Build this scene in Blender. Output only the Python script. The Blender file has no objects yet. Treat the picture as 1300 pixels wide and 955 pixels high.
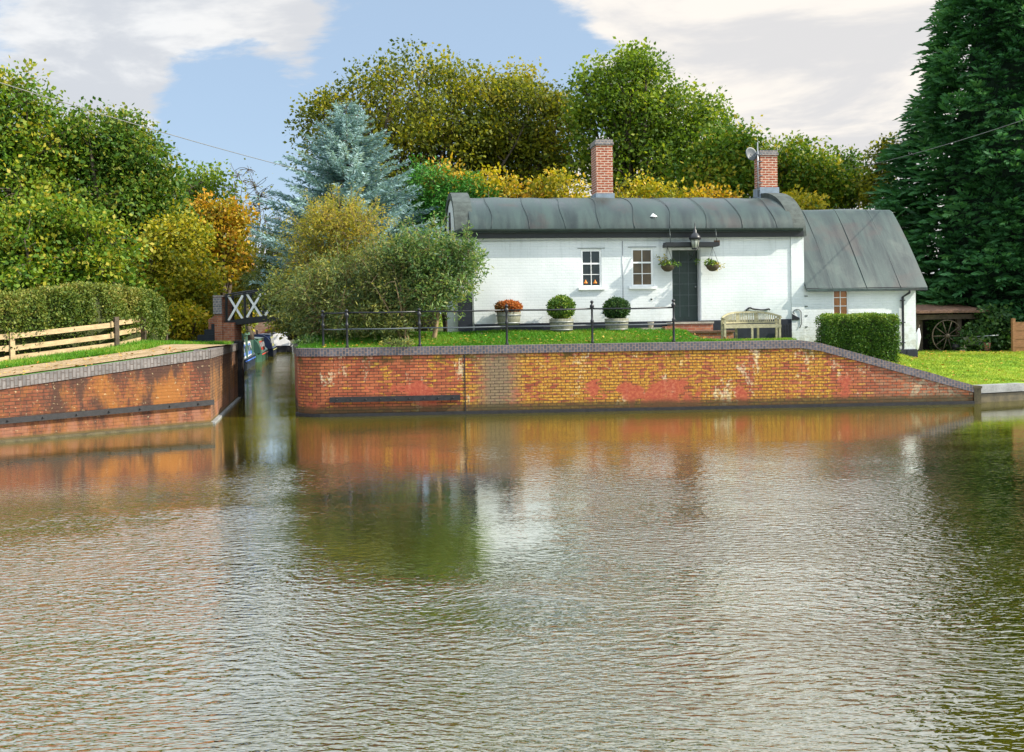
import bpy, math, random
import numpy as np
from mathutils import Vector, Matrix
from mathutils.geometry import delaunay_2d_cdt

R = math.radians
PI = math.pi
S = bpy.context.scene
COL = S.collection
random.seed(7)
RNG = np.random.default_rng(11)

# ------------------------------------------------------------------ camera, sky, sun, exposure
F = 1250.0                      # focal length in photo pixels (photo 1300 wide)
CAM = Vector((0.0, 0.0, 2.29))
PITCH, ROLL = R(1.03), 0.0165
fw = Vector((0, math.cos(PITCH), -math.sin(PITCH)))
up0 = Vector((0, math.sin(PITCH), math.cos(PITCH)))
rt0 = Vector((1, 0, 0))
rt = rt0 * math.cos(ROLL) - up0 * math.sin(ROLL)
up = up0 * math.cos(ROLL) + rt0 * math.sin(ROLL)
cam_data = bpy.data.cameras.new('camera')
cam = bpy.data.objects.new('camera', cam_data)
COL.objects.link(cam)
cam_data.sensor_width = 36
cam_data.lens = F / 1300 * 36
cam_data.shift_y = -45 / 1300
cam_data.clip_start = 0.1
cam_data.clip_end = 3000
m = Matrix((rt, up, -fw)).transposed().to_4x4()
m.translation = CAM
cam.matrix_world = m
S.camera = cam

SUN_EL, SUN_AZ = R(36), R(-9)      # azimuth measured from +X towards +Y
sun_dir = Vector((math.cos(SUN_EL) * math.cos(SUN_AZ), math.cos(SUN_EL) * math.sin(SUN_AZ), math.sin(SUN_EL)))
sd = bpy.data.lights.new('sun', 'SUN')
sd.energy = 4.2
sd.angle = R(0.53)
sd.color = (1.0, 0.93, 0.80)
so = bpy.data.objects.new('sun', sd)
COL.objects.link(so)
so.rotation_euler = sun_dir.to_track_quat('Z', 'Y').to_euler()
so.location = (30, 10, 40)

S.view_settings.view_transform = 'Standard'
S.view_settings.look = 'None'
S.view_settings.gamma = 1
S.view_settings.exposure = 0.93
S.view_settings.use_curve_mapping = False


class NT:
    """small helper round a node tree"""
    def __init__(s, tree):
        s.t = tree; s.n = tree.nodes; s.l = tree.links

    def node(s, typ, **kw):
        n = s.n.new(typ)
        for k, v in kw.items():
            if k.startswith('i_'):
                key = k[2:]
                key = int(key) if key.isdigit() else key.replace('_', ' ')
                s.put(n.inputs[key], v)
            else:
                setattr(n, k, v)
        return n

    def put(s, sock, v):
        if isinstance(v, bpy.types.NodeSocket):
            s.l.new(v, sock)
        elif v is not None:
            if hasattr(sock, 'default_value') and not isinstance(v, (int, float)) and len(v) == 3 and sock.type == 'RGBA':
                v = (*v, 1)
            if isinstance(v, (int, float)) and sock.type == 'RGBA': v = (v, v, v, 1)
            sock.default_value = v

    def math(s, op, a, b=None, c=None, clamp=False):
        n = s.n.new('ShaderNodeMath'); n.operation = op; n.use_clamp = clamp
        s.put(n.inputs[0], a)
        if b is not None: s.put(n.inputs[1], b)
        if c is not None: s.put(n.inputs[2], c)
        return n.outputs[0]

    def mix(s, f, a, b, blend='MIX'):
        n = s.n.new('ShaderNodeMix'); n.data_type = 'RGBA'; n.blend_type = blend; n.clamp_factor = True
        s.put(n.inputs[0], f); s.put(n.inputs[6], a); s.put(n.inputs[7], b)
        return n.outputs[2]

    def ramp(s, f, a, b, lo=0.0, hi=1.0):
        n = s.n.new('ShaderNodeMapRange'); n.interpolation_type = 'SMOOTHSTEP'
        s.put(n.inputs[0], f); s.put(n.inputs[1], a); s.put(n.inputs[2], b); s.put(n.inputs[3], lo); s.put(n.inputs[4], hi)
        return n.outputs[0]

    def noise(s, vec, scale=1.0, detail=3.0, rough=0.55, dist=0.0, color=False, dim='3D'):
        n = s.n.new('ShaderNodeTexNoise'); n.noise_dimensions = dim
        if vec is not None: s.put(n.inputs['Vector'], vec)
        s.put(n.inputs['Scale'], scale); s.put(n.inputs['Detail'], detail); s.put(n.inputs['Roughness'], rough)
        s.put(n.inputs['Distortion'], dist)
        return n.outputs['Color' if color else 'Fac']

    def mapping(s, vec, scale=(1, 1, 1), loc=(0, 0, 0), rot=(0, 0, 0)):
        n = s.n.new('ShaderNodeMapping')
        s.put(n.inputs['Vector'], vec)
        n.inputs['Scale'].default_value = scale; n.inputs['Location'].default_value = loc; n.inputs['Rotation'].default_value = rot
        return n.outputs[0]

    def bump(s, h, strength=0.5, dist=0.02):
        n = s.n.new('ShaderNodeBump')
        s.put(n.inputs['Height'], h); s.put(n.inputs['Strength'], strength); s.put(n.inputs['Distance'], dist)
        return n.outputs[0]


# ---- world
W = bpy.data.worlds.new('World')
S.world = W
W.use_nodes = True
w = NT(W.node_tree)
w.n.clear()
sky = w.node('ShaderNodeTexSky')
sky.sky_type = 'NISHITA'
sky.sun_disc = False
sky.sun_elevation = SUN_EL
sky.sun_rotation = R(90) - SUN_AZ
sky.altitude = 0
sky.air_density = 1.0
sky.dust_density = 0.6
sky.ozone_density = 1.6
tc = w.node('ShaderNodeTexCoord')
sep = w.node('ShaderNodeSeparateXYZ', i_0=tc.outputs['Generated'])
zz = w.math('MAXIMUM', sep.outputs[2], 0.0)
den = w.math('ADD', zz, 0.16)
cx_ = w.math('DIVIDE', sep.outputs[0], den)
cy_ = w.math('DIVIDE', sep.outputs[1], den)
cv = w.node('ShaderNodeCombineXYZ', i_0=cx_, i_1=cy_, i_2=3.7).outputs[0]
n1 = w.noise(w.mapping(cv, (0.75, 0.9, 1)), 1.0, 7, 0.58, 0.35)


def blob(px, py, rad):
    d = (fw + rt * ((px - 650) / F) + up * (-(py - 432.5) / F)).normalized()
    vm = w.n.new('ShaderNodeVectorMath'); vm.operation = 'DOT_PRODUCT'
    w.put(vm.inputs[0], tc.outputs['Generated']); vm.inputs[1].default_value = d
    return w.ramp(vm.outputs['Value'], math.cos(rad), 1.0)


cover = n1
for (px, py, rad, amt) in ((210, 70, 0.17, 0.20), (20, 60, 0.14, 0.10), (430, 60, 0.09, 0.10), (1000, 120, 0.26, 0.34), (1100, 30, 0.2, 0.12),
                           (560, 130, 0.15, -0.20), (60, 20, 0.08, -0.10), (300, 170, 0.10, -0.22), (720, 90, 0.09, -0.10), (640, 0, 0.1, -0.08)):
    cover = w.math('MULTIPLY_ADD', blob(px, py, rad), amt, cover)
cover = w.math('MULTIPLY_ADD', w.ramp(sep.outputs[2], 0.34, 0.55), 0.16, cover)
cover = w.math('MULTIPLY_ADD', w.math('SUBTRACT', w.noise(w.mapping(cv, (3.2, 4.2, 1), (7, 2, 0)), 1.0, 7, 0.62, 0.3), 0.5), 0.50, cover)
mask = w.ramp(cover, 0.485, 0.60)
n2 = w.noise(w.mapping(cv, (1.6, 2.0, 1), (3, 1, 0)), 1.0, 6, 0.6, 0.3)
warm = blob(1130, 150, 0.75)
cl_white = w.mix(warm, (6.7, 6.8, 6.9), (7.4, 7.0, 6.5))
cl_grey = w.mix(warm, (4.9, 5.15, 5.55), (5.6, 5.55, 5.6))
cloud = w.mix(w.ramp(n2, 0.42, 0.58), cl_grey, cl_white)
high = w.ramp(sep.outputs[2], 0.31, 0.47, 1.0, 2.1)
cloud = w.mix(1.0, cloud, w.node('ShaderNodeCombineXYZ', i_0=w.math('POWER', high, 0.88), i_1=high, i_2=w.math('POWER', high, 1.12)).outputs[0], 'MULTIPLY')
blue = w.mix(1.0, sky.outputs[0], (1.02, 1.12, 1.22), 'MULTIPLY')
blue = w.mix(0.65, blue, (3.9, 5.0, 6.3))
skycol = w.mix(mask, blue, cloud)
bg = w.node('ShaderNodeBackground', i_0=skycol, i_1=0.073)
wo = w.node('ShaderNodeOutputWorld', i_0=bg.outputs[0])


# ------------------------------------------------------------------ projection helpers (photo pixel + distance -> world)
def raydir(px, py):
    return fw + rt * ((px - 650) / F) + up * (-(py - 432.5) / F)


def P(px, py, d):
    r = raydir(px, py)
    return CAM + r * (d / r.y)


def Pz(px, py, z):
    r = raydir(px, py)
    return CAM + r * ((z - CAM.z) / r.z)


HO = Vector((-1.485, 27.3, 2.0))     # cottage origin: front left foot
HA = R(7.5)
HU = Vector((math.cos(HA), math.sin(HA), 0)); HV = Vector((-math.sin(HA), math.cos(HA), 0))


def H(px, py, v=0.0):
    """pixel on the plane v = const of the cottage -> (u, local z)"""
    r = raydir(px, py)
    n = HV
    t = ((HO + HV * v - CAM).dot(n)) / r.dot(n)
    p = CAM + r * t - HO
    return p.dot(HU), p.z


def HW(u, v, z):
    return HO + HU * u + HV * v + Vector((0, 0, z))


def smooth(a, b, x):
    t = min(1, max(0, (x - a) / (b - a)))
    return t * t * (3 - 2 * t)


# ------------------------------------------------------------------ mesh builder
class MB:
    def __init__(s):
        s.v = []; s.f = []; s.uv = []; s.sm = []

    def add(s, vs, fs, uvs=None, smooth=False):
        b = len(s.v)
        s.v += [tuple(p) for p in vs]
        for i, f in enumerate(fs):
            s.f.append(tuple(b + k for k in f))
            s.uv.append(uvs[i] if uvs else None)
            s.sm.append(smooth)
        return s

    def box(s, x0, x1, y0, y1, z0, z1):
        vs = [(x0, y0, z0), (x1, y0, z0), (x1, y1, z0), (x0, y1, z0), (x0, y0, z1), (x1, y0, z1), (x1, y1, z1), (x0, y1, z1)]
        return s.add(vs, [(0, 3, 2, 1), (4, 5, 6, 7), (0, 1, 5, 4), (1, 2, 6, 5), (2, 3, 7, 6), (3, 0, 4, 7)])

    def obox(s, c, ax, ay, az):
        """box from centre and three half-axis vectors"""
        c = Vector(c); ax = Vector(ax); ay = Vector(ay); az = Vector(az)
        vs = [c + ax * i + ay * j + az * k for k in (-1, 1) for (i, j) in ((-1, -1), (1, -1), (1, 1), (-1, 1))]
        return s.add(vs, [(0, 3, 2, 1), (4, 5, 6, 7), (0, 1, 5, 4), (1, 2, 6, 5), (2, 3, 7, 6), (3, 0, 4, 7)])

    def bar(s, a, b, w, h):
        """square bar from a to b, width w (horizontal), height h"""
        a = Vector(a); b = Vector(b); d = (b - a)
        L = d.length; d.normalize()
        side = d.cross(Vector((0, 0, 1)))
        if side.length < 1e-3: side = Vector((1, 0, 0))
        side.normalize(); u = side.cross(d).normalized()
        return s.obox((a + b) / 2, d * L / 2, side * w / 2, u * h / 2)

    def tube(s, pts, rad, n=8, cap=True, smooth=True):
        pts = [Vector(p) for p in pts]
        if isinstance(rad, (int, float)): rad = [rad] * len(pts)
        vs = []; fs = []
        prev = None
        for i, p in enumerate(pts):
            d = (pts[min(i + 1, len(pts) - 1)] - pts[max(i - 1, 0)])
            if d.length < 1e-9: d = Vector((0, 0, 1))
            d.normalize()
            ref = Vector((0, 0, 1)) if abs(d.z) < 0.95 else Vector((1, 0, 0))
            a = d.cross(ref).normalized()
            if prev is not None and prev.length > 0:
                a2 = prev - d * prev.dot(d)
                if a2.length > 1e-4: a = a2.normalized()
            prev = a
            b = d.cross(a)
            for k in range(n):
                t = 2 * PI * k / n
                vs.append(p + (a * math.cos(t) + b * math.sin(t)) * rad[i])
        for i in range(len(pts) - 1):
            for k in range(n):
                k2 = (k + 1) % n
                fs.append((i * n + k, i * n + k2, (i + 1) * n + k2, (i + 1) * n + k))
        if cap:
            fs.append(tuple(range(n - 1, -1, -1))); fs.append(tuple((len(pts) - 1) * n + k for k in range(n)))
        return s.add(vs, fs, None, smooth)

    def lathe(s, c, prof, n=16, smooth=True):
        """prof: list of (r, z) round vertical axis at c"""
        c = Vector(c); vs = []; fs = []
        for (r, z) in prof:
            for k in range(n):
                t = 2 * PI * k / n
                vs.append((c.x + r * math.cos(t), c.y + r * math.sin(t), c.z + z))
        for i in range(len(prof) - 1):
            for k in range(n):
                k2 = (k + 1) % n
                fs.append((i * n + k, i * n + k2, (i + 1) * n + k2, (i + 1) * n + k))
        fs.append(tuple(range(n - 1, -1, -1))); fs.append(tuple((len(prof) - 1) * n + k for k in range(n)))
        return s.add(vs, fs, None, smooth)

    def prism(s, poly, ext):
        """closed polygon (list of 3D points, counterclockwise seen from -ext) extruded by ext"""
        e = Vector(ext); n = len(poly)
        vs = [Vector(p) for p in poly] + [Vector(p) + e for p in poly]
        fs = [tuple(range(n - 1, -1, -1)), tuple(range(n, 2 * n))] + [(i, (i + 1) % n, n + (i + 1) % n, n + i) for i in range(n)]
        return s.add(vs, fs)

    def arch(s, outer, inner, ext):
        """band between two polylines (same count), extruded by ext"""
        e = Vector(ext); n = len(outer)
        vs = [Vector(p) for p in outer] + [Vector(p) for p in inner]
        vs += [p + e for p in vs[:2 * n]]
        fs = []
        for i in range(n - 1):
            fs.append((i, i + 1, n + i + 1, n + i))
            fs.append((2 * n + i, 3 * n + i, 3 * n + i + 1, 2 * n + i + 1))
            fs.append((i, 2 * n + i, 2 * n + i + 1, i + 1))
            fs.append((n + i, n + i + 1, 3 * n + i + 1, 3 * n + i))
        fs.append((0, n, 3 * n, 2 * n)); fs.append((n - 1, 3 * n - 1, 4 * n - 1, 2 * n - 1))
        return s.add(vs, fs)

    def ball(s, c, r, n=8):
        prof = [(max(r * math.sin(PI * i / n), 0.0005), -r * math.cos(PI * i / n)) for i in range(n + 1)]
        return s.lathe(c, prof, n + 4)

    def build(s, name, mat, parent=None, fix=True):
        me = bpy.data.meshes.new(name)
        me.from_pydata(s.v, [], s.f)
        uvl = me.uv_layers.new(name='UVMap')
        me.update()
        for p, uvs, sm in zip(me.polygons, s.uv, s.sm):
            p.use_smooth = sm
            if uvs is not None:
                for li, q in zip(p.loop_indices, uvs): uvl.data[li].uv = q
            else:
                nn = p.normal
                if abs(nn.z) > 0.75:
                    for li in p.loop_indices:
                        co = me.vertices[me.loops[li].vertex_index].co
                        uvl.data[li].uv = (co.x, co.y)
                else:
                    t = Vector((-nn.y, nn.x, 0)).normalized()
                    for li in p.loop_indices:
                        co = me.vertices[me.loops[li].vertex_index].co
                        uvl.data[li].uv = (co.dot(t), co.z)
        if fix:
            import bmesh
            bm = bmesh.new(); bm.from_mesh(me)
            bmesh.ops.recalc_face_normals(bm, faces=bm.faces)
            bm.to_mesh(me); bm.free()
        me.materials.append(mat)
        o = bpy.data.objects.new(name, me)
        COL.objects.link(o)
        if parent is not None: o.parent = parent
        return o


def empty(name, loc, rz=0.0):
    o = bpy.data.objects.new(name, None)
    o.empty_display_size = 0.3
    COL.objects.link(o)
    o.location = loc; o.rotation_euler = (0, 0, rz)
    return o


def tag(o, label=None, cat=None, group=None, kind=None):
    if label: o['label'] = label
    if cat: o['category'] = cat
    if group: o['group'] = group
    if kind: o['kind'] = kind
    return o


def dup(root, loc=None, rz=None, label=None):
    r = root.copy(); COL.objects.link(r)
    if loc is not None: r.location = loc
    if rz is not None: r.rotation_euler = (0, 0, rz)
    if label: r['label'] = label
    for ch in [o for o in bpy.data.objects if o.parent == root]:
        c = ch.copy(); COL.objects.link(c); c.parent = r
        for g in [o for o in bpy.data.objects if o.parent == ch]:
            d = g.copy(); COL.objects.link(d); d.parent = c
    return r


# ------------------------------------------------------------------ materials
def mat_new(name):
    mt = bpy.data.materials.new(name); mt.use_nodes = True
    nt = NT(mt.node_tree); nt.n.clear()
    out = nt.node('ShaderNodeOutputMaterial')
    return mt, nt, out


def principled(nt, out, color, rough=0.6, normal=None, spec=0.4, metal=0.0):
    b = nt.node('ShaderNodeBsdfPrincipled')
    nt.put(b.inputs['Base Color'], color); nt.put(b.inputs['Roughness'], rough)
    nt.put(b.inputs['Specular IOR Level'], spec); nt.put(b.inputs['Metallic'], metal)
    if normal is not None: nt.put(b.inputs['Normal'], normal)
    nt.l.new(b.outputs[0], out.inputs[0])
    return b


def plain(name, col, rough=0.6, var=0.25, scale=6.0, bump=0.15, spec=0.35, metal=0.0, stretch=(1, 1, 1)):
    """paint, timber or metal with blotchy wear of its own"""
    mt, nt, out = mat_new(name)
    g = nt.node('ShaderNodeTexCoord').outputs['Object']
    v = nt.mapping(g, stretch)
    a = nt.noise(v, scale, 5, 0.6)
    b = nt.noise(v, scale * 7, 3, 0.6)
    k = nt.math('ADD', nt.math('MULTIPLY', a, 0.65), nt.math('MULTIPLY', b, 0.35))
    c1 = tuple(max(0, c * (1 - var)) for c in col); c2 = tuple(min(1, c * (1 + var)) for c in col)
    principled(nt, out, nt.mix(nt.ramp(k, 0.3, 0.7), c1, c2), rough, nt.bump(k, bump, 0.01), spec, metal)
    return mt


def brick(name, c1, c2, mortar, bw=0.225, bh=0.075, ms=0.008, vertical=False, extra=None, bstr=0.6, rough=0.85):
    mt, nt, out = mat_new(name)
    uv = nt.node('ShaderNodeUVMap').outputs[0]
    wv = nt.mapping(uv, rot=(0, 0, R(90))) if vertical else uv
    bt = nt.node('ShaderNodeTexBrick')
    nt.put(bt.inputs['Vector'], wv)
    bt.inputs['Scale'].default_value = 1; bt.inputs['Brick Width'].default_value = bw; bt.inputs['Row Height'].default_value = bh
    bt.inputs['Mortar Size'].default_value = ms; bt.inputs['Mortar Smooth'].default_value = 0.2
    bt.inputs['Bias'].default_value = 0.0
    nt.put(bt.inputs['Color1'], c1); nt.put(bt.inputs['Color2'], c2); nt.put(bt.inputs['Mortar'], mortar)
    n = nt.noise(uv, 9, 4, 0.65); n2 = nt.noise(uv, 1.3, 3, 0.6)
    col = nt.mix(nt.ramp(n, 0.35, 0.7, 0, 0.45), bt.outputs['Color'], tuple(c * 0.45 for c in c1))
    col = nt.mix(nt.ramp(n2, 0.5, 0.75, 0, 0.35), col, tuple(min(1, c * 1.35) for c in c2))
    h = nt.math('ADD', nt.math('MULTIPLY', nt.math('SUBTRACT', 1.0, bt.outputs['Fac']), 1.0), nt.math('MULTIPLY', n, 0.5))
    if extra: col, h = extra(nt, uv, col, bt, h)
    principled(nt, out, col, rough, nt.bump(h, bstr, 0.012), 0.3)
    return mt


def quay_extra(nt, uv, col, bt, h):
    """weathering of the long quay wall: lime, ochre staining, red repaired patches, moss, tide mark"""
    sp = nt.node('ShaderNodeSeparateXYZ', i_0=uv); u = sp.outputs[0]; v = sp.outputs[1]
    mort = bt.outputs['Fac']
    nst = nt.noise(nt.mapping(uv, (1.9, 0.7, 1)), 1.0, 6, 0.66, 0.5)
    nfine = nt.noise(uv, 14, 4, 0.7)
    nbr = nt.noise(nt.mapping(uv, (4.4, 13.3, 1)), 1.0, 0, 0.5)      # roughly brick sized
    # ochre grows from left to right
    gr = nt.ramp(u, 13.4, 17.5, -0.25, 0.9)
    gr2 = nt.ramp(u, 24.5, 27.5, 0.0, 0.35)
    om = nt.math('ADD', nst, nt.math('MULTIPLY', gr, 0.22))
    om = nt.math('SUBTRACT', om, gr2)
    om = nt.math('MULTIPLY_ADD', nt.math('SUBTRACT', nbr, 0.5), 0.75, om)
    ochre = nt.mix(nt.ramp(nfine, 0.4, 0.65), (0.36, 0.14, 0.018), (0.66, 0.38, 0.055))
    notm = nt.math('SUBTRACT', 1.0, mort)
    f = nt.math('MULTIPLY', nt.ramp(om, 0.56, 0.68), nt.math('MULTIPLY_ADD', notm, 0.85, 0.1))
    col = nt.mix(f, col, ochre)
    # lime bloom
    lm = nt.noise(nt.mapping(uv, (1.6, 0.8, 1), (5, 2, 0)), 1.0, 6, 0.7, 0.3)
    f = nt.math('MULTIPLY', nt.ramp(nt.math('MULTIPLY_ADD', nfine, 0.35, lm), 0.74, 0.84), 0.6)
    col = nt.mix(f, col, (0.78, 0.70, 0.44))
    # repaired smooth red patches, low on the wall
    pm = nt.noise(nt.mapping(uv, (0.95, 0.8, 1), (11.3, 4.2, 0)), 1.0, 3, 0.55, 0.25)
    low = nt.ramp(v, 0.5, 1.25, 0.10, -0.12)
    f = nt.ramp(nt.math('MULTIPLY_ADD', nt.math('ADD', nfine, nbr), 0.16, nt.math('ADD', pm, low)), 0.80, 0.85)
    red = nt.mix(nt.ramp(nfine, 0.35, 0.7), (0.34, 0.06, 0.035), (0.48, 0.12, 0.06))
    col = nt.mix(nt.math('MULTIPLY', f, 0.92), col, red)
    h = nt.mix(f, h, 0.9)
    # grey weathered column with bricks showing
    gm = nt.math('MULTIPLY', nt.ramp(u, 16.1, 16.7), nt.ramp(u, 17.0, 17.6, 1.0, 0.0))
    gm = nt.math('MULTIPLY', gm, nt.ramp(nt.math('MULTIPLY_ADD', nbr, 0.3, nst), 0.45, 0.7, 0.2, 0.85))
    col = nt.mix(gm, col, nt.mix(nfine, (0.10, 0.075, 0.05), (0.30, 0.25, 0.17)))
    g2 = nt.math('MULTIPLY', nt.ramp(u, 25.6, 28.0), nt.ramp(nt.math('MULTIPLY_ADD', nbr, 0.5, nfine), 0.6, 0.9, 0.0, 0.85))
    col = nt.mix(g2, col, nt.mix(nt.math('ADD', nbr, 0.0), (0.09, 0.075, 0.045), (0.36, 0.31, 0.20)))
    # mortar dark and deep where pointing is lost
    col = nt.mix(nt.math('MULTIPLY', nt.math('MULTIPLY', mort, nt.ramp(nst, 0.4, 0.6, 0.35, 1.0)), nt.math('SUBTRACT', 1.0, f)), col, (0.045, 0.03, 0.02))
    # moss under the coping and soot
    ms_ = nt.noise(uv, 2.6, 4, 0.65)
    f = nt.math('MULTIPLY', nt.ramp(v, 1.15, 1.5), nt.ramp(ms_, 0.5, 0.63))
    col = nt.mix(nt.math('MULTIPLY', f, 0.8), col, (0.05, 0.055, 0.012))
    # tide band
    vv = nt.math('MULTIPLY_ADD', nt.math('SUBTRACT', ms_, 0.5), 0.12, v)
    col = nt.mix(nt.ramp(vv, 0.16, 0.34, 0.85, 0.0), col, (0.055, 0.045, 0.018))
    return col, h


def left_extra(nt, uv, col, bt, h):
    sp = nt.node('ShaderNodeSeparateXYZ', i_0=uv); u = sp.outputs[0]; v = sp.outputs[1]
    nst = nt.noise(nt.mapping(uv, (1.2, 0.5, 1)), 1.0, 5, 0.65, 0.5)
    nf = nt.noise(uv, 12, 4, 0.7)
    col = nt.mix(nt.ramp(nt.math('MULTIPLY_ADD', nf, 0.45, nst), 0.66, 0.86, 0, 0.8), col, (0.27, 0.105, 0.020))
    dk = nt.noise(nt.mapping(uv, (2.2, 0.6, 1), (7, 0, 0)), 1.0, 5, 0.7)
    col = nt.mix(nt.ramp(nt.math('ADD', dk, nt.math('MULTIPLY_ADD', nf, 0.25, nt.ramp(v, 0.9, 1.5, -0.12, 0.04))), 0.5, 0.64, 0, 0.9), col, (0.05, 0.025, 0.018))
    col = nt.mix(nt.ramp(nf, 0.60, 0.68, 0, 0.75), col, (0.45, 0.35, 0.20))
    lo = nt.math('MULTIPLY', nt.ramp(v, 0.4, 0.5, 1.0, 0.0), nt.ramp(dk, 0.4, 0.55, 0.75, 0.1))
    col = nt.mix(lo, col, (0.24, 0.11, 0.07))
    col = nt.mix(nt.ramp(v, 0.05, 0.14, 0.8, 0.0), col, (0.10, 0.085, 0.03))
    return col, h


M = {}
M['quay'] = brick('quay_brick', (0.32, 0.075, 0.035), (0.50, 0.15, 0.06), (0.05, 0.035, 0.025), extra=quay_extra, bstr=0.8)
M['lock_brick'] = brick('lock_brick', (0.135, 0.040, 0.020), (0.21, 0.068, 0.032), (0.05, 0.035, 0.02), extra=left_extra, bstr=0.8)
M['blue_brick'] = brick('blue_brick', (0.13, 0.13, 0.15), (0.22, 0.21, 0.22), (0.36, 0.30, 0.26), bw=0.11, bh=0.078, ms=0.012, vertical=False, bstr=0.5, rough=0.6)
M['coping'] = brick('coping_brick', (0.075, 0.08, 0.10), (0.14, 0.13, 0.15), (0.27, 0.19, 0.15), bw=0.115, bh=0.078, ms=0.010, vertical=True, bstr=0.5, rough=0.6)
M['pale_coping'] = brick('pale_coping_brick', (0.13, 0.12, 0.115), (0.21, 0.19, 0.18), (0.10, 0.08, 0.07), bw=0.23, bh=0.078, ms=0.012, vertical=True, bstr=0.5, rough=0.75)
M['chimney'] = brick('chimney_brick', (0.30, 0.07, 0.035), (0.46, 0.13, 0.06), (0.62, 0.50, 0.40), ms=0.014)
M['step_brick'] = brick('step_brick', (0.30, 0.09, 0.05), (0.42, 0.17, 0.09), (0.3, 0.25, 0.2))
M['far_brick'] = brick('far_brick', (0.36, 0.19, 0.12), (0.48, 0.30, 0.22), (0.5, 0.42, 0.33), bw=0.45, bh=0.15)


def white_extra(nt, uv, col, bt, h):
    n = nt.noise(nt.mapping(uv, (0.7, 0.7, 1)), 1.0, 5, 0.6)
    n3 = nt.noise(nt.mapping(uv, (1.5, 12, 1)), 1.0, 3, 0.6)
    c = nt.mix(nt.ramp(n, 0.35, 0.7), (0.60, 0.635, 0.63), (0.72, 0.745, 0.74))
    c = nt.mix(nt.math('MULTIPLY', bt.outputs['Fac'], 0.30), c, (0.52, 0.55, 0.56))
    c = nt.mix(nt.ramp(n3, 0.62, 0.75, 0, 0.4), c, (0.55, 0.58, 0.60))
    sp = nt.node('ShaderNodeSeparateXYZ', i_0=uv)
    d = nt.noise(uv, 5, 5, 0.7)
    c = nt.mix(nt.math('MULTIPLY', nt.ramp(sp.outputs[1], -0.9, 1.0, 0.75, 0.0), nt.ramp(d, 0.42, 0.62)), c, (0.40, 0.40, 0.32))
    dr = nt.noise(nt.mapping(uv, (7, 0.5, 1)), 1.0, 4, 0.65)
    c = nt.mix(nt.math('MULTIPLY', nt.ramp(dr, 0.52, 0.68, 0, 0.5), nt.ramp(sp.outputs[1], 1.6, 2.6, 0.15, 1.0)), c, (0.46, 0.49, 0.48))
    pt = nt.noise(uv, 2.3, 5, 0.7)
    c = nt.mix(nt.ramp(pt, 0.66, 0.70, 0, 0.35), c, (0.50, 0.50, 0.46))
    return c, h


M['white'] = brick('white_painted_brick', (0.8, 0.8, 0.8), (0.8, 0.8, 0.8), (0.7, 0.7, 0.7), extra=white_extra, bstr=0.35, rough=0.7)


def roof_mat():
    mt, nt, out = mat_new('roof_felt')
    g = nt.node('ShaderNodeTexCoord').outputs['Object']
    uv = nt.node('ShaderNodeUVMap').outputs[0]
    st = nt.noise(nt.mapping(uv, (3.2, 0.5, 1)), 1.0, 6, 0.65, 0.4)
    bl = nt.noise(nt.mapping(uv, (0.7, 0.7, 1)), 1.0, 4, 0.55, 0.3)
    fn = nt.noise(uv, 22, 3, 0.7)
    c = nt.mix(nt.ramp(st, 0.3, 0.7), (0.013, 0.024, 0.024), (0.036, 0.064, 0.058))
    c = nt.mix(nt.ramp(bl, 0.52, 0.66, 0, 0.55), c, (0.050, 0.036, 0.032))
    c = nt.mix(nt.ramp(bl, 0.28, 0.42, 0.5, 0.0), c, (0.075, 0.095, 0.080))
    c = nt.mix(nt.ramp(fn, 0.6, 0.75, 0, 0.35), c, (0.12, 0.14, 0.125))
    principled(nt, out, c, nt.ramp(st, 0.3, 0.7, 0.38, 0.6), nt.bump(nt.math('MULTIPLY_ADD', fn, 0.3, st), 0.25, 0.02), 0.45)
    return mt


M['roof'] = roof_mat()
M['parapet'] = plain('parapet_bitumen', (0.055, 0.068, 0.060), 0.7, 0.45, 5)
M['black'] = plain('black_paint', (0.012, 0.013, 0.016), 0.4, 0.3, 8, spec=0.5)
M['plinth'] = plain('navy_black_plinth_paint', (0.014, 0.017, 0.026), 0.5, 0.3, 5)
M['gutter'] = plain('green_black_gutter', (0.030, 0.045, 0.040), 0.35, 0.35, 4, spec=0.5)
M['lead'] = plain('lead_flashing', (0.22, 0.27, 0.33), 0.45, 0.25, 6, spec=0.5)
M['wpaint'] = plain('white_gloss_paint', (0.82, 0.82, 0.80), 0.35, 0.06, 6, bump=0.05, spec=0.5)
M['wgrey'] = plain('grey_white_paint', (0.60, 0.62, 0.64), 0.5, 0.1, 6)
M['rail_wood'] = plain('weathered_pine', (0.46, 0.33, 0.18), 0.75, 0.3, 4, stretch=(1, 1, 3))
M['bench_wood'] = plain('silvered_teak', (0.36, 0.33, 0.20), 0.7, 0.3, 12)
M['tub'] = plain('weathered_tub', (0.17, 0.17, 0.12), 0.8, 0.4, 7, stretch=(4, 4, 1))
M['hoop'] = plain('dull_hoop_metal', (0.22, 0.23, 0.22), 0.5, 0.25, 9, metal=0.4)
M['stone'] = plain('weathered_stone', (0.34, 0.31, 0.25), 0.85, 0.3, 3, bump=0.5)
M['kerb'] = plain('grey_kerb_stone', (0.22, 0.225, 0.22), 0.8, 0.35, 3, bump=0.5)
M['timber_black'] = plain('tarred_timber', (0.022, 0.021, 0.022), 0.65, 0.4, 9, bump=0.4)
M['dark_door'] = plain('dark_green_door', (0.016, 0.030, 0.026), 0.35, 0.3, 3, spec=0.5)
M['rust'] = plain('rusty_sheet', (0.12, 0.065, 0.04), 0.8, 0.35, 5, bump=0.3)
M['old_wood'] = plain('old_dark_wood', (0.085, 0.065, 0.045), 0.85, 0.4, 6, bump=0.4)
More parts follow.
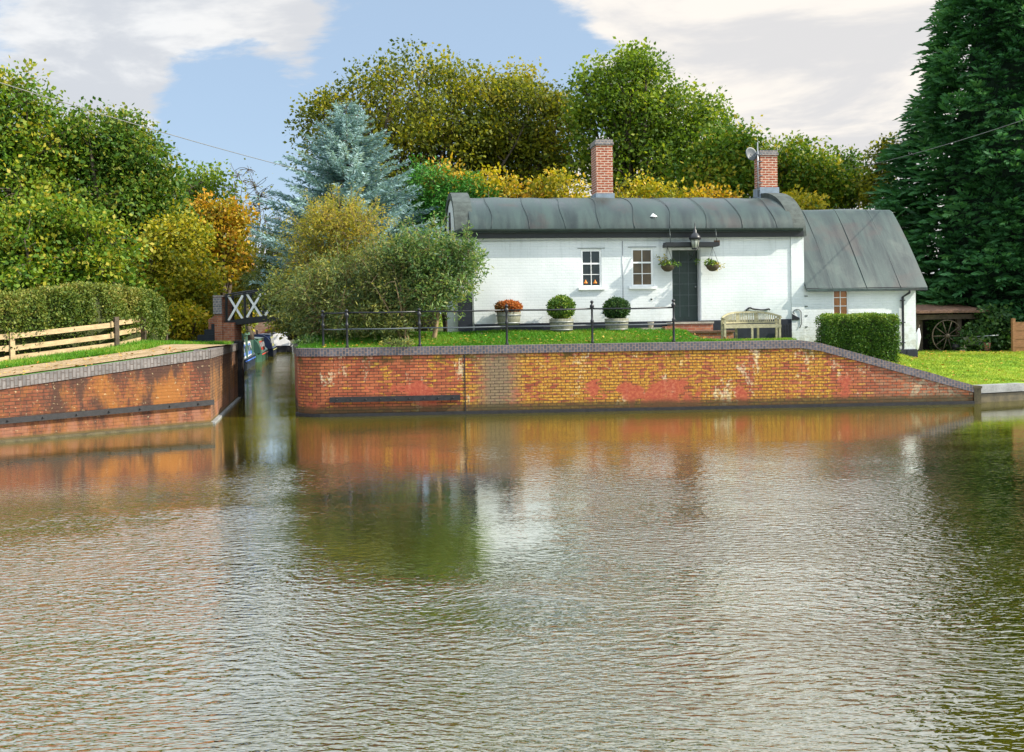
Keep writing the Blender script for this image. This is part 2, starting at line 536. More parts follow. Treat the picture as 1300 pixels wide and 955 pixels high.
M['brown_fence'] = plain('brown_fence_board', (0.25, 0.12, 0.05), 0.8, 0.3, 6, stretch=(1, 1, 6))
M['bark'] = plain('tree_bark', (0.085, 0.065, 0.045), 0.9, 0.45, 8, bump=0.6, stretch=(1, 1, 0.3))
M['pale_bark'] = plain('pale_stem_bark', (0.24, 0.17, 0.09), 0.85, 0.35, 12, bump=0.4, stretch=(1, 1, 0.3))
M['basket'] = plain('coir_basket', (0.07, 0.055, 0.03), 0.9, 0.4, 20, bump=0.5)
M['orange'] = plain('orange_glaze', (0.75, 0.22, 0.02), 0.4, 0.1)
M['cream'] = plain('cream_curtain', (0.55, 0.5, 0.4), 0.9, 0.1)
M['wire'] = plain('wire_grey', (0.16, 0.16, 0.15), 0.5, 0.1)
M['alu'] = plain('grey_metal', (0.30, 0.31, 0.33), 0.35, 0.15, metal=0.6)
M['dish'] = plain('grey_mesh_dish', (0.10, 0.115, 0.125), 0.5, 0.2)


def glass(name, col, rough=0.06):
    mt, nt, out = mat_new(name)
    g = nt.node('ShaderNodeTexCoord').outputs['Object']
    n = nt.noise(g, 1.6, 2, 0.5)
    c = nt.mix(nt.ramp(n, 0.4, 0.6), tuple(k * 0.6 for k in col), col)
    principled(nt, out, c, rough, nt.bump(n, 0.12, 0.02), 0.6)
    return mt


M['glass'] = glass('dark_window_glass', (0.030, 0.040, 0.038))
M['glass_brown'] = glass('brown_blind_glass', (0.13, 0.085, 0.035))
M['glass_amber'] = glass('amber_lit_curtain_glass', (0.42, 0.16, 0.04))  # brown curtain and the orange light on it, put into the pane colour
M['glass_lamp'] = glass('lantern_glass', (0.45, 0.47, 0.38), 0.15)


# ---- foliage material: colours picked per leaf (attribute r) and per spray (attribute g)
def leaf_mat(name, cols, trans=0.35, rough=0.55, gloss=0.25):
    mt, nt, out = mat_new(name)
    at = nt.node('ShaderNodeAttribute', attribute_name='tint')
    sp = nt.node('ShaderNodeSeparateColor', i_0=at.outputs['Color'])
    k = nt.math('ADD', nt.math('MULTIPLY', sp.outputs[0], 0.4), nt.math('MULTIPLY', sp.outputs[1], 0.6))
    cr = nt.node('ShaderNodeValToRGB', i_0=k)
    el = cr.color_ramp.elements
    while len(el) < len(cols): el.new(0.5)
    for i, c in enumerate(cols):
        el[i].position = 0.12 + 0.76 * i / max(1, len(cols) - 1); el[i].color = (*c, 1)
    col = cr.outputs[0]
    b = nt.node('ShaderNodeBsdfPrincipled')
    nt.put(b.inputs['Base Color'], col); nt.put(b.inputs['Roughness'], rough); nt.put(b.inputs['Specular IOR Level'], gloss)
    t = nt.node('ShaderNodeBsdfTranslucent', i_0=nt.mix(1.0, col, (1.25, 1.2, 0.6), 'MULTIPLY'))
    mx = nt.node('ShaderNodeMixShader', i_0=trans, i_1=b.outputs[0], i_2=t.outputs[0])
    nt.l.new(mx.outputs[0], out.inputs[0])
    return mt


L = {}
L['green_yellow'] = leaf_mat('leaf_green_yellow', [(0.045, 0.11, 0.012), (0.09, 0.18, 0.015), (0.19, 0.27, 0.02), (0.38, 0.32, 0.03)])
L['mid_green'] = leaf_mat('leaf_mid_green', [(0.035, 0.09, 0.012), (0.06, 0.14, 0.018), (0.12, 0.20, 0.02), (0.26, 0.25, 0.03)])
L['oak'] = leaf_mat('leaf_oak_bronze', [(0.045, 0.070, 0.010), (0.090, 0.120, 0.014), (0.155, 0.175, 0.016), (0.32, 0.32, 0.025), (0.38, 0.31, 0.03)], 0.45)
L['oak_green'] = leaf_mat('leaf_oak_green', [(0.055, 0.105, 0.014), (0.10, 0.18, 0.018), (0.18, 0.27, 0.024), (0.32, 0.36, 0.035)], 0.45)
L['yellow'] = leaf_mat('leaf_yellow', [(0.10, 0.15, 0.012), (0.24, 0.25, 0.015), (0.46, 0.38, 0.02), (0.60, 0.38, 0.03)])
L['orange'] = leaf_mat('leaf_orange', [(0.13, 0.16, 0.015), (0.30, 0.25, 0.02), (0.50, 0.32, 0.02), (0.50, 0.24, 0.03)])
L['olive'] = leaf_mat('leaf_olive', [(0.055, 0.095, 0.040), (0.11, 0.16, 0.055), (0.20, 0.24, 0.07), (0.36, 0.34, 0.09)], 0.42)
L['willow'] = leaf_mat('leaf_willow_gold', [(0.11, 0.13, 0.025), (0.24, 0.25, 0.04), (0.42, 0.37, 0.05), (0.52, 0.36, 0.06)], 0.42)
L['shrub'] = leaf_mat('leaf_shrub_green', [(0.045, 0.11, 0.035), (0.09, 0.18, 0.05), (0.16, 0.26, 0.07), (0.32, 0.33, 0.09)], 0.42, gloss=0.5)
L['hedge'] = leaf_mat('leaf_hedge', [(0.04, 0.08, 0.012), (0.09, 0.14, 0.02), (0.17, 0.20, 0.03), (0.27, 0.22, 0.05)], 0.2)
L['box'] = leaf_mat('leaf_box', [(0.03, 0.075, 0.012), (0.06, 0.14, 0.018), (0.14, 0.24, 0.026), (0.28, 0.33, 0.04)], 0.2)
L['box_dark'] = leaf_mat('leaf_box_dark', [(0.012, 0.035, 0.01), (0.02, 0.06, 0.014), (0.04, 0.10, 0.02), (0.09, 0.16, 0.03)], 0.2)
L['box_red'] = leaf_mat('leaf_box_red', [(0.05, 0.07, 0.015), (0.22, 0.08, 0.02), (0.42, 0.10, 0.02), (0.45, 0.18, 0.03)], 0.2)
L['spruce'] = leaf_mat('needle_blue', [(0.06, 0.12, 0.12), (0.15, 0.26, 0.28), (0.27, 0.41, 0.44), (0.42, 0.56, 0.58)], 0.22)
L['conifer'] = leaf_mat('needle_dark_green', [(0.018, 0.065, 0.022), (0.036, 0.13, 0.042), (0.068, 0.20, 0.062), (0.14, 0.29, 0.09)], 0.28)
L['cypress'] = leaf_mat('needle_bright_green', [(0.02, 0.08, 0.012), (0.035, 0.15, 0.018), (0.06, 0.23, 0.025), (0.12, 0.30, 0.04)], 0.2)
L['grass'] = leaf_mat('grass_blade', [(0.05, 0.16, 0.010), (0.08, 0.24, 0.012), (0.13, 0.30, 0.02), (0.30, 0.34, 0.05)], 0.3)
L['grass_pale'] = leaf_mat('lawn_blade', [(0.10, 0.18, 0.015), (0.18, 0.28, 0.02), (0.28, 0.36, 0.03), (0.42, 0.38, 0.08)], 0.3)  # paler, yellower blades for the right hand lawn
L['moss'] = leaf_mat('moss_leaf', [(0.06, 0.09, 0.01), (0.12, 0.15, 0.015), (0.2, 0.2, 0.02)], 0.1)


# ------------------------------------------------------------------ leaf cards
def cards(name, base, direc, width_axis, length, width, tint, mat, parent=None, fold=0.0):
    """N diamond leaves: base (N,3), direc (N,3) unit, width_axis (N,3) unit, length (N,), width (N,), tint (N,2)"""
    N = len(base)
    nrm = np.cross(direc, width_axis)
    L_ = length[:, None]; W_ = width[:, None]
    v = np.empty((N, 4, 3), dtype=np.float32)
    v[:, 0] = base
    v[:, 1] = base + direc * L_ * 0.5 + width_axis * W_ * 0.5 + nrm * W_ * fold
    v[:, 2] = base + direc * L_
    v[:, 3] = base + direc * L_ * 0.5 - width_axis * W_ * 0.5 + nrm * W_ * fold
    me = bpy.data.meshes.new(name)
    me.vertices.add(4 * N); me.vertices.foreach_set('co', v.ravel())
    me.loops.add(4 * N); me.loops.foreach_set('vertex_index', np.arange(4 * N, dtype=np.int32))
    me.polygons.add(N)
    me.polygons.foreach_set('loop_start', np.arange(0, 4 * N, 4, dtype=np.int32))
    me.polygons.foreach_set('loop_total', np.full(N, 4, dtype=np.int32))
    at = me.color_attributes.new('tint', 'FLOAT_COLOR', 'POINT')
    c = np.zeros((N, 4, 4), dtype=np.float32)
    c[:, :, 0] = tint[:, None, 0]; c[:, :, 1] = tint[:, None, 1]; c[:, :, 3] = 1
    at.data.foreach_set('color', c.ravel())
    me.update(calc_edges=True)
    me.materials.append(mat)
    o = bpy.data.objects.new(name, me)
    COL.objects.link(o)
    if parent is not None: o.parent = parent
    return o


def unit(a):
    return a / np.maximum(np.linalg.norm(a, axis=1, keepdims=True), 1e-9)


def rand_unit(n):
    return unit(RNG.normal(size=(n, 3)))


def leaf_cloud(name, centres, per, spread, size, mat, parent, flat=0.7, tint_c=None, droop=0.2, aspect=0.62):
    """clumps of leaves round each centre; returns object"""
    centres = np.asarray(centres); K = len(centres)
    N = K * per
    c = np.repeat(centres, per, axis=0)
    sp = np.repeat(np.asarray(spread) * np.ones(K), per)[:, None]
    off = np.clip(RNG.normal(size=(N, 3)), -1.7, 1.7) * np.array([1, 1, flat]) * sp * 0.5
    base = c + off
    d = rand_unit(N) + unit(off) * 0.8; d[:, 2] -= droop; d = unit(d)
    wa = unit(np.cross(d, rand_unit(N)))
    ln = size * RNG.uniform(0.45, 1.55, N)
    tc_ = RNG.random(K) if tint_c is None else np.asarray(tint_c)
    tint = np.stack([RNG.random(N), np.clip(np.repeat(tc_, per) + RNG.normal(size=N) * 0.08, 0, 1)], axis=1)
    return cards(name, base, d, wa, ln, ln * aspect, tint, mat, parent)


def limb_path(a, b, bend=0.12, n=5, sag=0.0):
    a = np.asarray(a, float); b = np.asarray(b, float)
    L_ = np.linalg.norm(b - a)
    off = RNG.normal(size=3) * bend * L_
    pts = []
    for i in range(n + 1):
        t = i / n
        p = a * (1 - t) + b * t + off * math.sin(PI * t) + np.array([0, 0, sag * L_ * math.sin(PI * t)])
        pts.append(p)
    return pts


def broadleaf(name, label, base, lobes, leaf, mat, cat='tree', group=None, clumps=260, per=70, spread=0.75, trunk_r=0.22,
              limbs=9, inner=0.45, bark='bark', stems=1, flat=0.75, tint_fn=None, fork=0.3, shoots=0, twigs=True, twig_end=0.006, jitter=0.35, aspect=0.65, droop=0.2):
    """tree or shrub; lobes: list of (centre, (rx, ry, rz)) in world space, base: world point"""
    base = Vector(base)
    root = empty(name, base)
    tag(root, label, cat, group)
    lob = [(np.array(c) - np.array(base), np.array(r)) for c, r in lobes]
    wts = np.array([r[0] * r[1] + r[0] * r[2] + r[1] * r[2] for c, r in lob]); wts = wts / wts.sum()
    ks = RNG.choice(len(lob), size=clumps, p=wts)
    cs = np.zeros((clumps, 3))
    for i, k in enumerate(ks):
        c, r = lob[k]
        d = RNG.normal(size=3); d /= np.linalg.norm(d)
        rr = inner + (1 - inner) * RNG.random() ** 0.6
        rr *= 1 + jitter * (RNG.random() - 0.5)
        cs[i] = c + d * r * rr
    cs[:, 2] = np.maximum(cs[:, 2], 0.15)
    tb = MB()
    cen = sum(c * w_ for (c, r), w_ in zip(lob, wts))
    zlow = min(c[2] - r[2] for c, r in lob)
    samples = []
    for s_ in range(stems):
        a0 = np.array([RNG.normal() * 0.12 * (stems > 1), RNG.normal() * 0.12 * (stems > 1), -0.15])
        top = cen.copy()
        if stems > 1: top[:2] += RNG.normal(size=2) * lob[0][1][0] * 0.5
        top[2] = cen[2] + 0.3 * lob[0][1][2]
        tp = limb_path(a0, top, 0.03, 8)
        rr = [trunk_r * (1.25 if i == 0 else 1) * (1 - 0.85 * i / 8) for i in range(9)]
        tb.tube(tp, rr, 8)
        nl = max(2, limbs // stems)
        for j in range(nl):
            c, r = lob[int(RNG.integers(len(lob)))] if j >= len(lob) else lob[j % len(lob)]
            dd = RNG.normal(size=3); dd[2] = abs(dd[2]) * 0.8 + 0.1; dd /= np.linalg.norm(dd)
            tgt = c + dd * r * 0.72
            t0 = fork + (0.95 - fork) * RNG.random() * 0.8
            i0 = t0 * 8; ia = int(i0); fr = i0 - ia
            st = np.array(tp[ia]) * (1 - fr) + np.array(tp[min(8, ia + 1)]) * fr
            lp = limb_path(st, tgt, 0.07, 6, 0.08)
            r0 = trunk_r * (1 - 0.8 * t0) * 0.6
            tb.tube(lp, [r0 * (1 - 0.85 * i / 6) for i in range(7)], 6, cap=False)
            samples += [(p, r0 * (1 - 0.85 * i / 6)) for i, p in enumerate(lp) if i > 0]
        samples += [(p, rr[i]) for i, p in enumerate(tp) if i > 3]
    if twigs:
        sp = np.array([p for p, _ in samples]); srad = [q for _, q in samples]
        for i in range(clumps):
            d2 = ((sp - cs[i]) ** 2).sum(axis=1)
            d2 = d2 + 0.6 * np.maximum(0, sp[:, 2] - cs[i][2]) ** 2
            j = int(np.argmin(d2))
            r0 = min(srad[j] * 0.6, 0.05) + 0.006
            lp = limb_path(sp[j], cs[i], 0.10, 3, 0.05)
            tb.tube(lp, [max(r0, twig_end), max(r0 * 0.7, twig_end), max(r0 * 0.45, twig_end), twig_end], 4, cap=False)
    if shoots:
        extra_ = []
        for i in range(shoots):
            k = int(RNG.integers(len(lob))); c, r = lob[k]
            dd = RNG.normal(size=3); dd[2] = abs(dd[2]) * 1.3 + 0.15; dd /= np.linalg.norm(dd)
            p0 = c + dd * r * 0.75; ln_ = RNG.uniform(0.35, 0.85)
            d2 = dd * 0.7 + np.array([0, 0, 0.7]) + RNG.normal(size=3) * 0.25; d2 /= np.linalg.norm(d2)
            p1 = p0 + d2 * ln_ + np.array([0, 0, -0.08])
            tb.tube([c + dd * r * 0.3, p0, p0 * 0.5 + p1 * 0.5 + np.array([0, 0, 0.04]), p1], [0.012, 0.009, 0.007, 0.004], 4, cap=False)
            for q in (0.1, 0.3, 0.5, 0.7, 0.9, 1.0): extra_.append(p0 * (1 - q) + p1 * q)
        extra_ = np.array(extra_)
        leaf_cloud('shoot_leaves', extra_, 11, 0.10, leaf, L[mat], root, 1.0, None, droop, aspect)
    tb.build('trunk', M[bark], root, fix=False)
    tc_ = RNG.random(clumps)
    if tint_fn is not None: tc_ = np.clip(np.array([tint_fn(c) for c in cs]) + RNG.normal(size=clumps) * 0.15, 0, 1)
    leaf_cloud('crown', cs, int(per * 0.98), spread * 0.80, leaf * (1.10 if leaf > 0.1 else 1.2), L[mat], root, flat, tc_, droop, aspect)
    return root


def lobe(px, py, rx, ry, d, rd=None):
    """lobe from its place and size in photo pixels and its distance in metres"""
    c = P(px, py, d); s_ = d / F
    return (tuple(c), (rx * s_, (rd if rd else rx * s_ * 0.8), ry * s_))


def spruce(name, label, base, height, radius, mat, tiers=34, nbr=9, cone=0.8, upturn=0.25, z0=0.3, twig=0.30, dens=15, cat='tree', trunk_r=0.14, jit=0.2):
    root = empty(name, base); tag(root, label, cat)
    tb = MB(); tb.tube([(0, 0, -0.1), (0, 0, height * 0.5), (0, 0, height * 0.98)], [trunk_r, trunk_r * 0.55, 0.015], 8)
    B = []; D = []; Wd = []; Ln = []; T = []
    for i in range(tiers):
        t = (i + RNG.random() * 0.6) / tiers
        z = z0 + (height - z0) * t
        rad = radius * (1 - t) ** cone * (1 - 0.25 * (t < 0.12)) + 0.10
        n = max(4, int(nbr * (0.5 + 0.6 * (1 - t))))
        for k in range(n):
            az = 2 * PI * (k + RNG.random() * 0.8) / n + i * 1.1
            ln = rad * (1 + jit * RNG.normal())
            ln = max(0.15, ln)
            dr = np.array([math.cos(az), math.sin(az), 0])
            side = np.array([-dr[1], dr[0], 0])
            slope = 0.25 - 0.65 * (1 - t)
            seg = 6
            pts = []
            for s_ in range(seg + 1):
                q = s_ / seg
                pts.append(np.array([0, 0, z]) + dr * ln * q + np.array([0, 0, ln * (slope * q * 0.6 + upturn * q * q)]))
            tb.tube(pts, [0.03 * (1 - t) + 0.008] + [0.02 * (1 - t) * (1 - s_ / seg) + 0.005 for s_ in range(1, seg + 1)], 4, cap=False)
            m_ = max(4, int(dens * ln / radius * 2.2))
            tcol = np.clip(0.5 + 0.22 * RNG.normal(), 0, 1)
            for s_ in range(m_):
                q = 0.12 + 0.88 * (s_ + RNG.random()) / m_
                i0 = min(seg - 1, int(q * seg)); fr = q * seg - i0
                p = pts[i0] * (1 - fr) + pts[i0 + 1] * fr
                for sg in (-1, 1, 0):
                    if sg == 0 and RNG.random() > 0.5: continue
                    tl = twig * (1.15 - 0.6 * q) * RNG.uniform(0.8, 1.3) * (0.6 + 0.5 * ln / radius)
                    dd = dr * (0.75 if sg else 1) + side * sg * 0.75 + np.array([0, 0, 0.12 + 0.25 * RNG.normal()])
                    dd /= np.linalg.norm(dd)
                    # a twig is three crossed needle blades
                    for a_ in range(3):
                        B.append(p + dd * tl * 0.22 * a_ ); dj = dd + RNG.normal(size=3) * 0.28
                        dj /= np.linalg.norm(dj)
                        D.append(dj); Ln.append(tl * 0.75)
                        wv = np.cross(dj, RNG.normal(size=3)); wv /= np.linalg.norm(wv)
                        Wd.append(wv); T.append((RNG.random() * 0.5 + 0.5 * q, tcol))
    tb.build('trunk', M['bark'], root, fix=False)
    Ln = np.array(Ln)
    cards('crown', np.array(B), np.array(D), np.array(Wd), Ln, Ln * 0.24, np.array(T), L[mat], root)
    return root


# ================================================================== THE SETTING
# quay line (waterline plan), right bank
QL = [(-8.0, 36.5), (-6.55, 29.6), (-5.62, 25.85)]
for k in range(6):          # rounded nose into the lock mouth
    a = PI + (PI / 2) * (k + 0.5) / 6
    QL.append((-4.72 + 0.86 * math.cos(a), 25.62 + 0.86 * math.sin(a)))
q0 = (-4.62, 24.76); q1 = (11.9, 25.42)
for k in range(0, 34): QL.append((q0[0] + (q1[0] - q0[0]) * k / 33, q0[1] + (q1[1] - q0[1]) * k / 33))
KR = [(12.02, 25.62), (13.7, 26.25), (17.5, 27.9), (30, 33.5), (60, 46)]
WA = Vector((-10.56, 20.3)); WB = Vector((-7.2, 23.4)); WC = Vector((-9.0, 32.4))
wdir = (WB - WA).normalized(); wnor = Vector((-wdir.y, wdir.x))
WL0 = WA - wdir * 12


def zcop(x):
    """top of the quay wall brickwork"""
    if x < 7.62: return 1.52
    return 1.52 + (0.30 - 1.52) * min(1.0, (x - 7.62) / (11.9 - 7.62))


def hR(x, y):
    c = 1.70 if x < 7.6 else 1.70 + (0.43 - 1.70) * min(1.0, (x - 7.6) / 4.3)
    if x > 14: c = 0.43
    r1 = 0.32 * (1 - smooth(4.4, 5.6, x)) * smooth(25.3, 27.2, y)
    r2 = 0.66 * smooth(7.6, 11.5, x) * smooth(25.7 + max(0, x - 12) * 0.44, 29.5 + max(0, x - 12) * 0.3, y)
    z = c + r1 + r2
    if y > 30: z += (1.9 - z) * smooth(30, 55, y) * (1 if x > 8 else 0.6)
    z += 0.015 * math.sin(x * 2.3 + y) * smooth(25.6, 27, y)
    return z


def hL(x, y):
    q = Vector((x, y)) - WA
    t = q.dot(wdir); s = q.dot(wnor)
    z = 1.30 + 0.47 * min(1, max(-1.2, t / 4.57))
    return z + 0.025 * max(0, min(s, 20)) * (1 - smooth(4.2, 7.5, t)) + (0.02 * math.sin(x * 1.7 - y * 1.3) if s > 2.5 else 0)


def land(ring, hfun, near, name_mat, far_pts):
    """triangulate a ring with a fine grid inside 'near' box and coarse points beyond"""
    pts = [Vector(p) for p in ring]; n = len(pts)
    edges = [(i, (i + 1) % n) for i in range(n)]
    x0, x1, y0, y1, st = near
    import itertools

    def inside(px, py):
        c = False; j = n - 1
        for i in range(n):
            if (pts[i].y > py) != (pts[j].y > py) and px < (pts[j].x - pts[i].x) * (py - pts[i].y) / (pts[j].y - pts[i].y) + pts[i].x: c = not c
            j = i
        return c
    x = x0
    while x <= x1:
        y = y0
        while y <= y1:
            if inside(x, y): pts.append(Vector((x + 0.01 * math.sin(y * 9), y + 0.01 * math.cos(x * 7))))
            y += st
        x += st
    for p in far_pts:
        if inside(*p): pts.append(Vector(p))
    res = delaunay_2d_cdt(pts, edges, [], 1, 1e-4)
    vs = [(v.x, v.y, hfun(v.x, v.y)) for v in res[0]]
    return vs, [tuple(f) for f in res[2]]


far = [(x, y) for x in range(-600, 601, 60) for y in range(-600, 601, 60)] + [(x, y) for x in range(-100, 101, 10) for y in range(20, 141, 10)]
# inner lines are set back under the copings
back = 0.20
ringR = []
qv = [Vector(p) for p in QL]
for i, p in enumerate(qv):
    d = (qv[min(i + 1, len(qv) - 1)] - qv[max(0, i - 1)]).normalized()
    ringR.append(p + Vector((-d.y, d.x)) * back)
kr = [Vector(p) for p in KR]
for i, p in enumerate(kr):
    d = (kr[min(i + 1, len(kr) - 1)] - kr[max(0, i - 1)]).normalized()
    ringR.append(p + Vector((-d.y, d.x)) * back)
RB = [(-19.8, 100.0), (-40, 200), (-70, 600)]     # right bank of the canal beyond the lock
ringR = [Vector(p) for p in [(600, 600), RB[2], RB[1], RB[0]]][::1] + ringR + [Vector((600, 250))]
LB = [(-11.6, 34.2), (-16.9, 52.0), (-24.2, 90), (-27.5, 104), (-47, 200), (-78, 600)]
ringL = [Vector(p) for p in [(-600, -200)]] + [WL0 + wnor * 0.2] + [WL0.lerp(WA, k / 4) + wnor * 0.2 for k in range(1, 5)] + [WA.lerp(WB, k / 4) + wnor * 0.2 for k in range(1, 5)] + [ WC + Vector((-0.2, 0)), Vector((-9.2, 34.0))] + [Vector(p) for p in LB] + [Vector((-600, 600))]
ringN = [Vector(p) for p in [(-600, -600), (600, -600), (600, 240), (60, 6), (30, 2.4), (-30, 2.4), (-60, -8), (-600, -230)]]


def hN(x, y): return 0.55


gv, gf = [], []
for ring, hf, near in ((ringR, hR, (-9, 26, 24.8, 40, 0.55)), (ringL, hL, (-26, -9, 10, 36, 0.7)), (ringN, hN, (0, 0, 0, 0, 1))):
    vs, fs = land(ring, hf, near, None, far)
    b = len(gv); gv += vs; gf += [tuple(b + k for k in f) for f in fs]


def ground_mat():
    mt, nt, out = mat_new('turf')
    g = nt.node('ShaderNodeNewGeometry').outputs['Position']
    a = nt.noise(g, 1.1, 5, 0.65); b = nt.noise(g, 14, 4, 0.7); c3 = nt.noise(nt.mapping(g, (0.6, 2.2, 1), rot=(0, 0, 0.3)), 2.0, 4, 0.6)
    c = nt.mix(nt.ramp(b, 0.3, 0.7), (0.035, 0.10, 0.008), (0.085, 0.20, 0.015))
    sp = nt.node('ShaderNodeSeparateXYZ', i_0=g)
    lawn = nt.ramp(sp.outputs[0], 8.0, 10.0)
    lc = nt.mix(nt.ramp(c3, 0.35, 0.65), (0.10, 0.21, 0.012), (0.27, 0.34, 0.03))  # bright sun and long shadow streaks put into the lawn colour
    lc = nt.mix(nt.ramp(b, 0.6, 0.75, 0, 0.5), lc, (0.16, 0.12, 0.03))
    c = nt.mix(lawn, c, lc)
    c = nt.mix(nt.ramp(a, 0.58, 0.72, 0, 0.6), c, (0.10, 0.085, 0.03))
    wood = nt.math('MAXIMUM', nt.ramp(sp.outputs[1], 31.5, 34.0), nt.math('MULTIPLY', nt.ramp(sp.outputs[0], -10.5, -12.5), 0.35))
    c = nt.mix(wood, c, nt.mix(nt.ramp(b, 0.35, 0.6), (0.045, 0.035, 0.018), (0.06, 0.085, 0.012)))
    principled(nt, out, c, 0.95, nt.bump(b, 0.6, 0.03), 0.15)
    return mt


M['turf'] = ground_mat()
g_ = MB(); g_.add(gv, gf); go = g_.build('ground', M['turf']); tag(go, kind='structure')


# ---- water
def water_mat():
    mt, nt, out = mat_new('canal_water')
    g = nt.node('ShaderNodeNewGeometry').outputs['Position']
    sp = nt.node('ShaderNodeSeparateXYZ', i_0=g)
    # wavelets: crests run roughly left to right, bent by a slow distortion
    warpc = nt.noise(g, 0.22, 2, 0.5, color=True)
    vm = nt.node('ShaderNodeVectorMath', operation='MULTIPLY_ADD')
    nt.put(vm.inputs[0], warpc); vm.inputs[1].default_value = (1.6, 1.6, 0); nt.put(vm.inputs[2], g)
    wv = vm.outputs[0]
    a = nt.noise(nt.mapping(wv, (7.5, 15.5, 1), rot=(0, 0, R(14))), 1.0, 2.0, 0.5, 0.3)
    b = nt.noise(nt.mapping(wv, (7.5, 16.5, 1), (4, 9, 2), rot=(0, 0, R(-30))), 1.0, 2.0, 0.5, 0.3)
    c = nt.noise(nt.mapping(g, (9, 21, 1)), 1.0, 2, 0.5)
    lng = nt.noise(nt.mapping(g, (0.6, 1.4, 1)), 1.0, 2, 0.5)
    gust = nt.noise(nt.mapping(g, (0.16, 0.30, 1), (0.7, 0.2, 0)), 1.0, 3, 0.55, 0.5)
    # sheltered under the quay and at the right hand side, livelier towards the camera
    near = nt.ramp(sp.outputs[1], 7.0, 21.0, 1.15, 0.14)
    shelter = nt.ramp(nt.math('SUBTRACT', sp.outputs[0], nt.math('MULTIPLY', sp.outputs[1], 0.36)), 0.0, 1.6, 1.0, 0.35)
    gf_ = nt.ramp(gust, 0.36, 0.60, 0.55, 1.15)
    ex_ = nt.math('DIVIDE', nt.math('SUBTRACT', sp.outputs[0], nt.math('MULTIPLY', sp.outputs[1], -0.095)), 2.1)
    ey_ = nt.math('DIVIDE', nt.math('SUBTRACT', sp.outputs[1], 12.8), 5.8)
    rr_ = nt.math('ADD', nt.math('MULTIPLY', ex_, ex_), nt.math('MULTIPLY', ey_, ey_))
    rr_ = nt.math('MULTIPLY_ADD', nt.math('SUBTRACT', gust, 0.5), 1.6, rr_)
    gf_ = nt.math('MULTIPLY', gf_, nt.ramp(rr_, 0.2, 1.3, 0.16, 1.0))
    ex2 = nt.math('DIVIDE', nt.math('ADD', sp.outputs[0], 8.2), 5.0)
    ey2 = nt.math('DIVIDE', nt.math('SUBTRACT', sp.outputs[1], 15.0), 5.5)
    r2_ = nt.math('ADD', nt.math('MULTIPLY', ex2, ex2), nt.math('MULTIPLY', ey2, ey2))
    r2_ = nt.math('MULTIPLY_ADD', nt.math('SUBTRACT', gust, 0.5), 1.6, r2_)
    gf_ = nt.math('MULTIPLY', gf_, nt.ramp(r2_, 0.2, 1.3, 0.22, 1.0))
    amp = nt.math('MULTIPLY', nt.math('MULTIPLY', near, gf_), shelter)
    h = nt.math('ADD', nt.math('MULTIPLY', a, 0.55), nt.math('MULTIPLY', b, 0.45))
    h = nt.math('MULTIPLY_ADD', c, 0.10, h)
    h = nt.math('MULTIPLY', h, amp)
    h = nt.math('MULTIPLY_ADD', lng, 0.06, h)
    nrm = nt.bump(h, 1.0, 0.034)
    silt = nt.noise(g, 0.35, 3, 0.5)
    col = nt.mix(nt.ramp(silt, 0.3, 0.7), (0.052, 0.047, 0.002), (0.070, 0.060, 0.003))
    b_ = nt.node('ShaderNodeBsdfDiffuse', i_0=col)
    g_s = nt.node('ShaderNodeBsdfGlossy', i_0=(0.98, 0.98, 0.96), i_1=0.03)
    nt.put(g_s.inputs['Normal'], nrm); nt.put(b_.inputs['Normal'], nrm)
    fr = nt.node('ShaderNodeFresnel', i_0=1.333); nt.put(fr.inputs['Normal'], nrm)
    k_ = nt.math('MULTIPLY', nt.math('POWER', fr.outputs[0], 0.80), 2.45, clamp=True)
    k_ = nt.math('MINIMUM', k_, nt.ramp(sp.outputs[1], 14.0, 24.0, 0.95, 0.60))
    mx = nt.node('ShaderNodeMixShader', i_0=k_, i_1=b_.outputs[0], i_2=g_s.outputs[0])
    nt.l.new(mx.outputs[0], out.inputs[0])
    return mt


M['water'] = water_mat()
wt = MB(); wt.add([(-420, -60, 0), (420, -60, 0), (420, 610, 0), (-420, 610, 0)], [(0, 1, 2, 3)])
wo_ = wt.build('water', M['water']); tag(wo_, kind='structure')


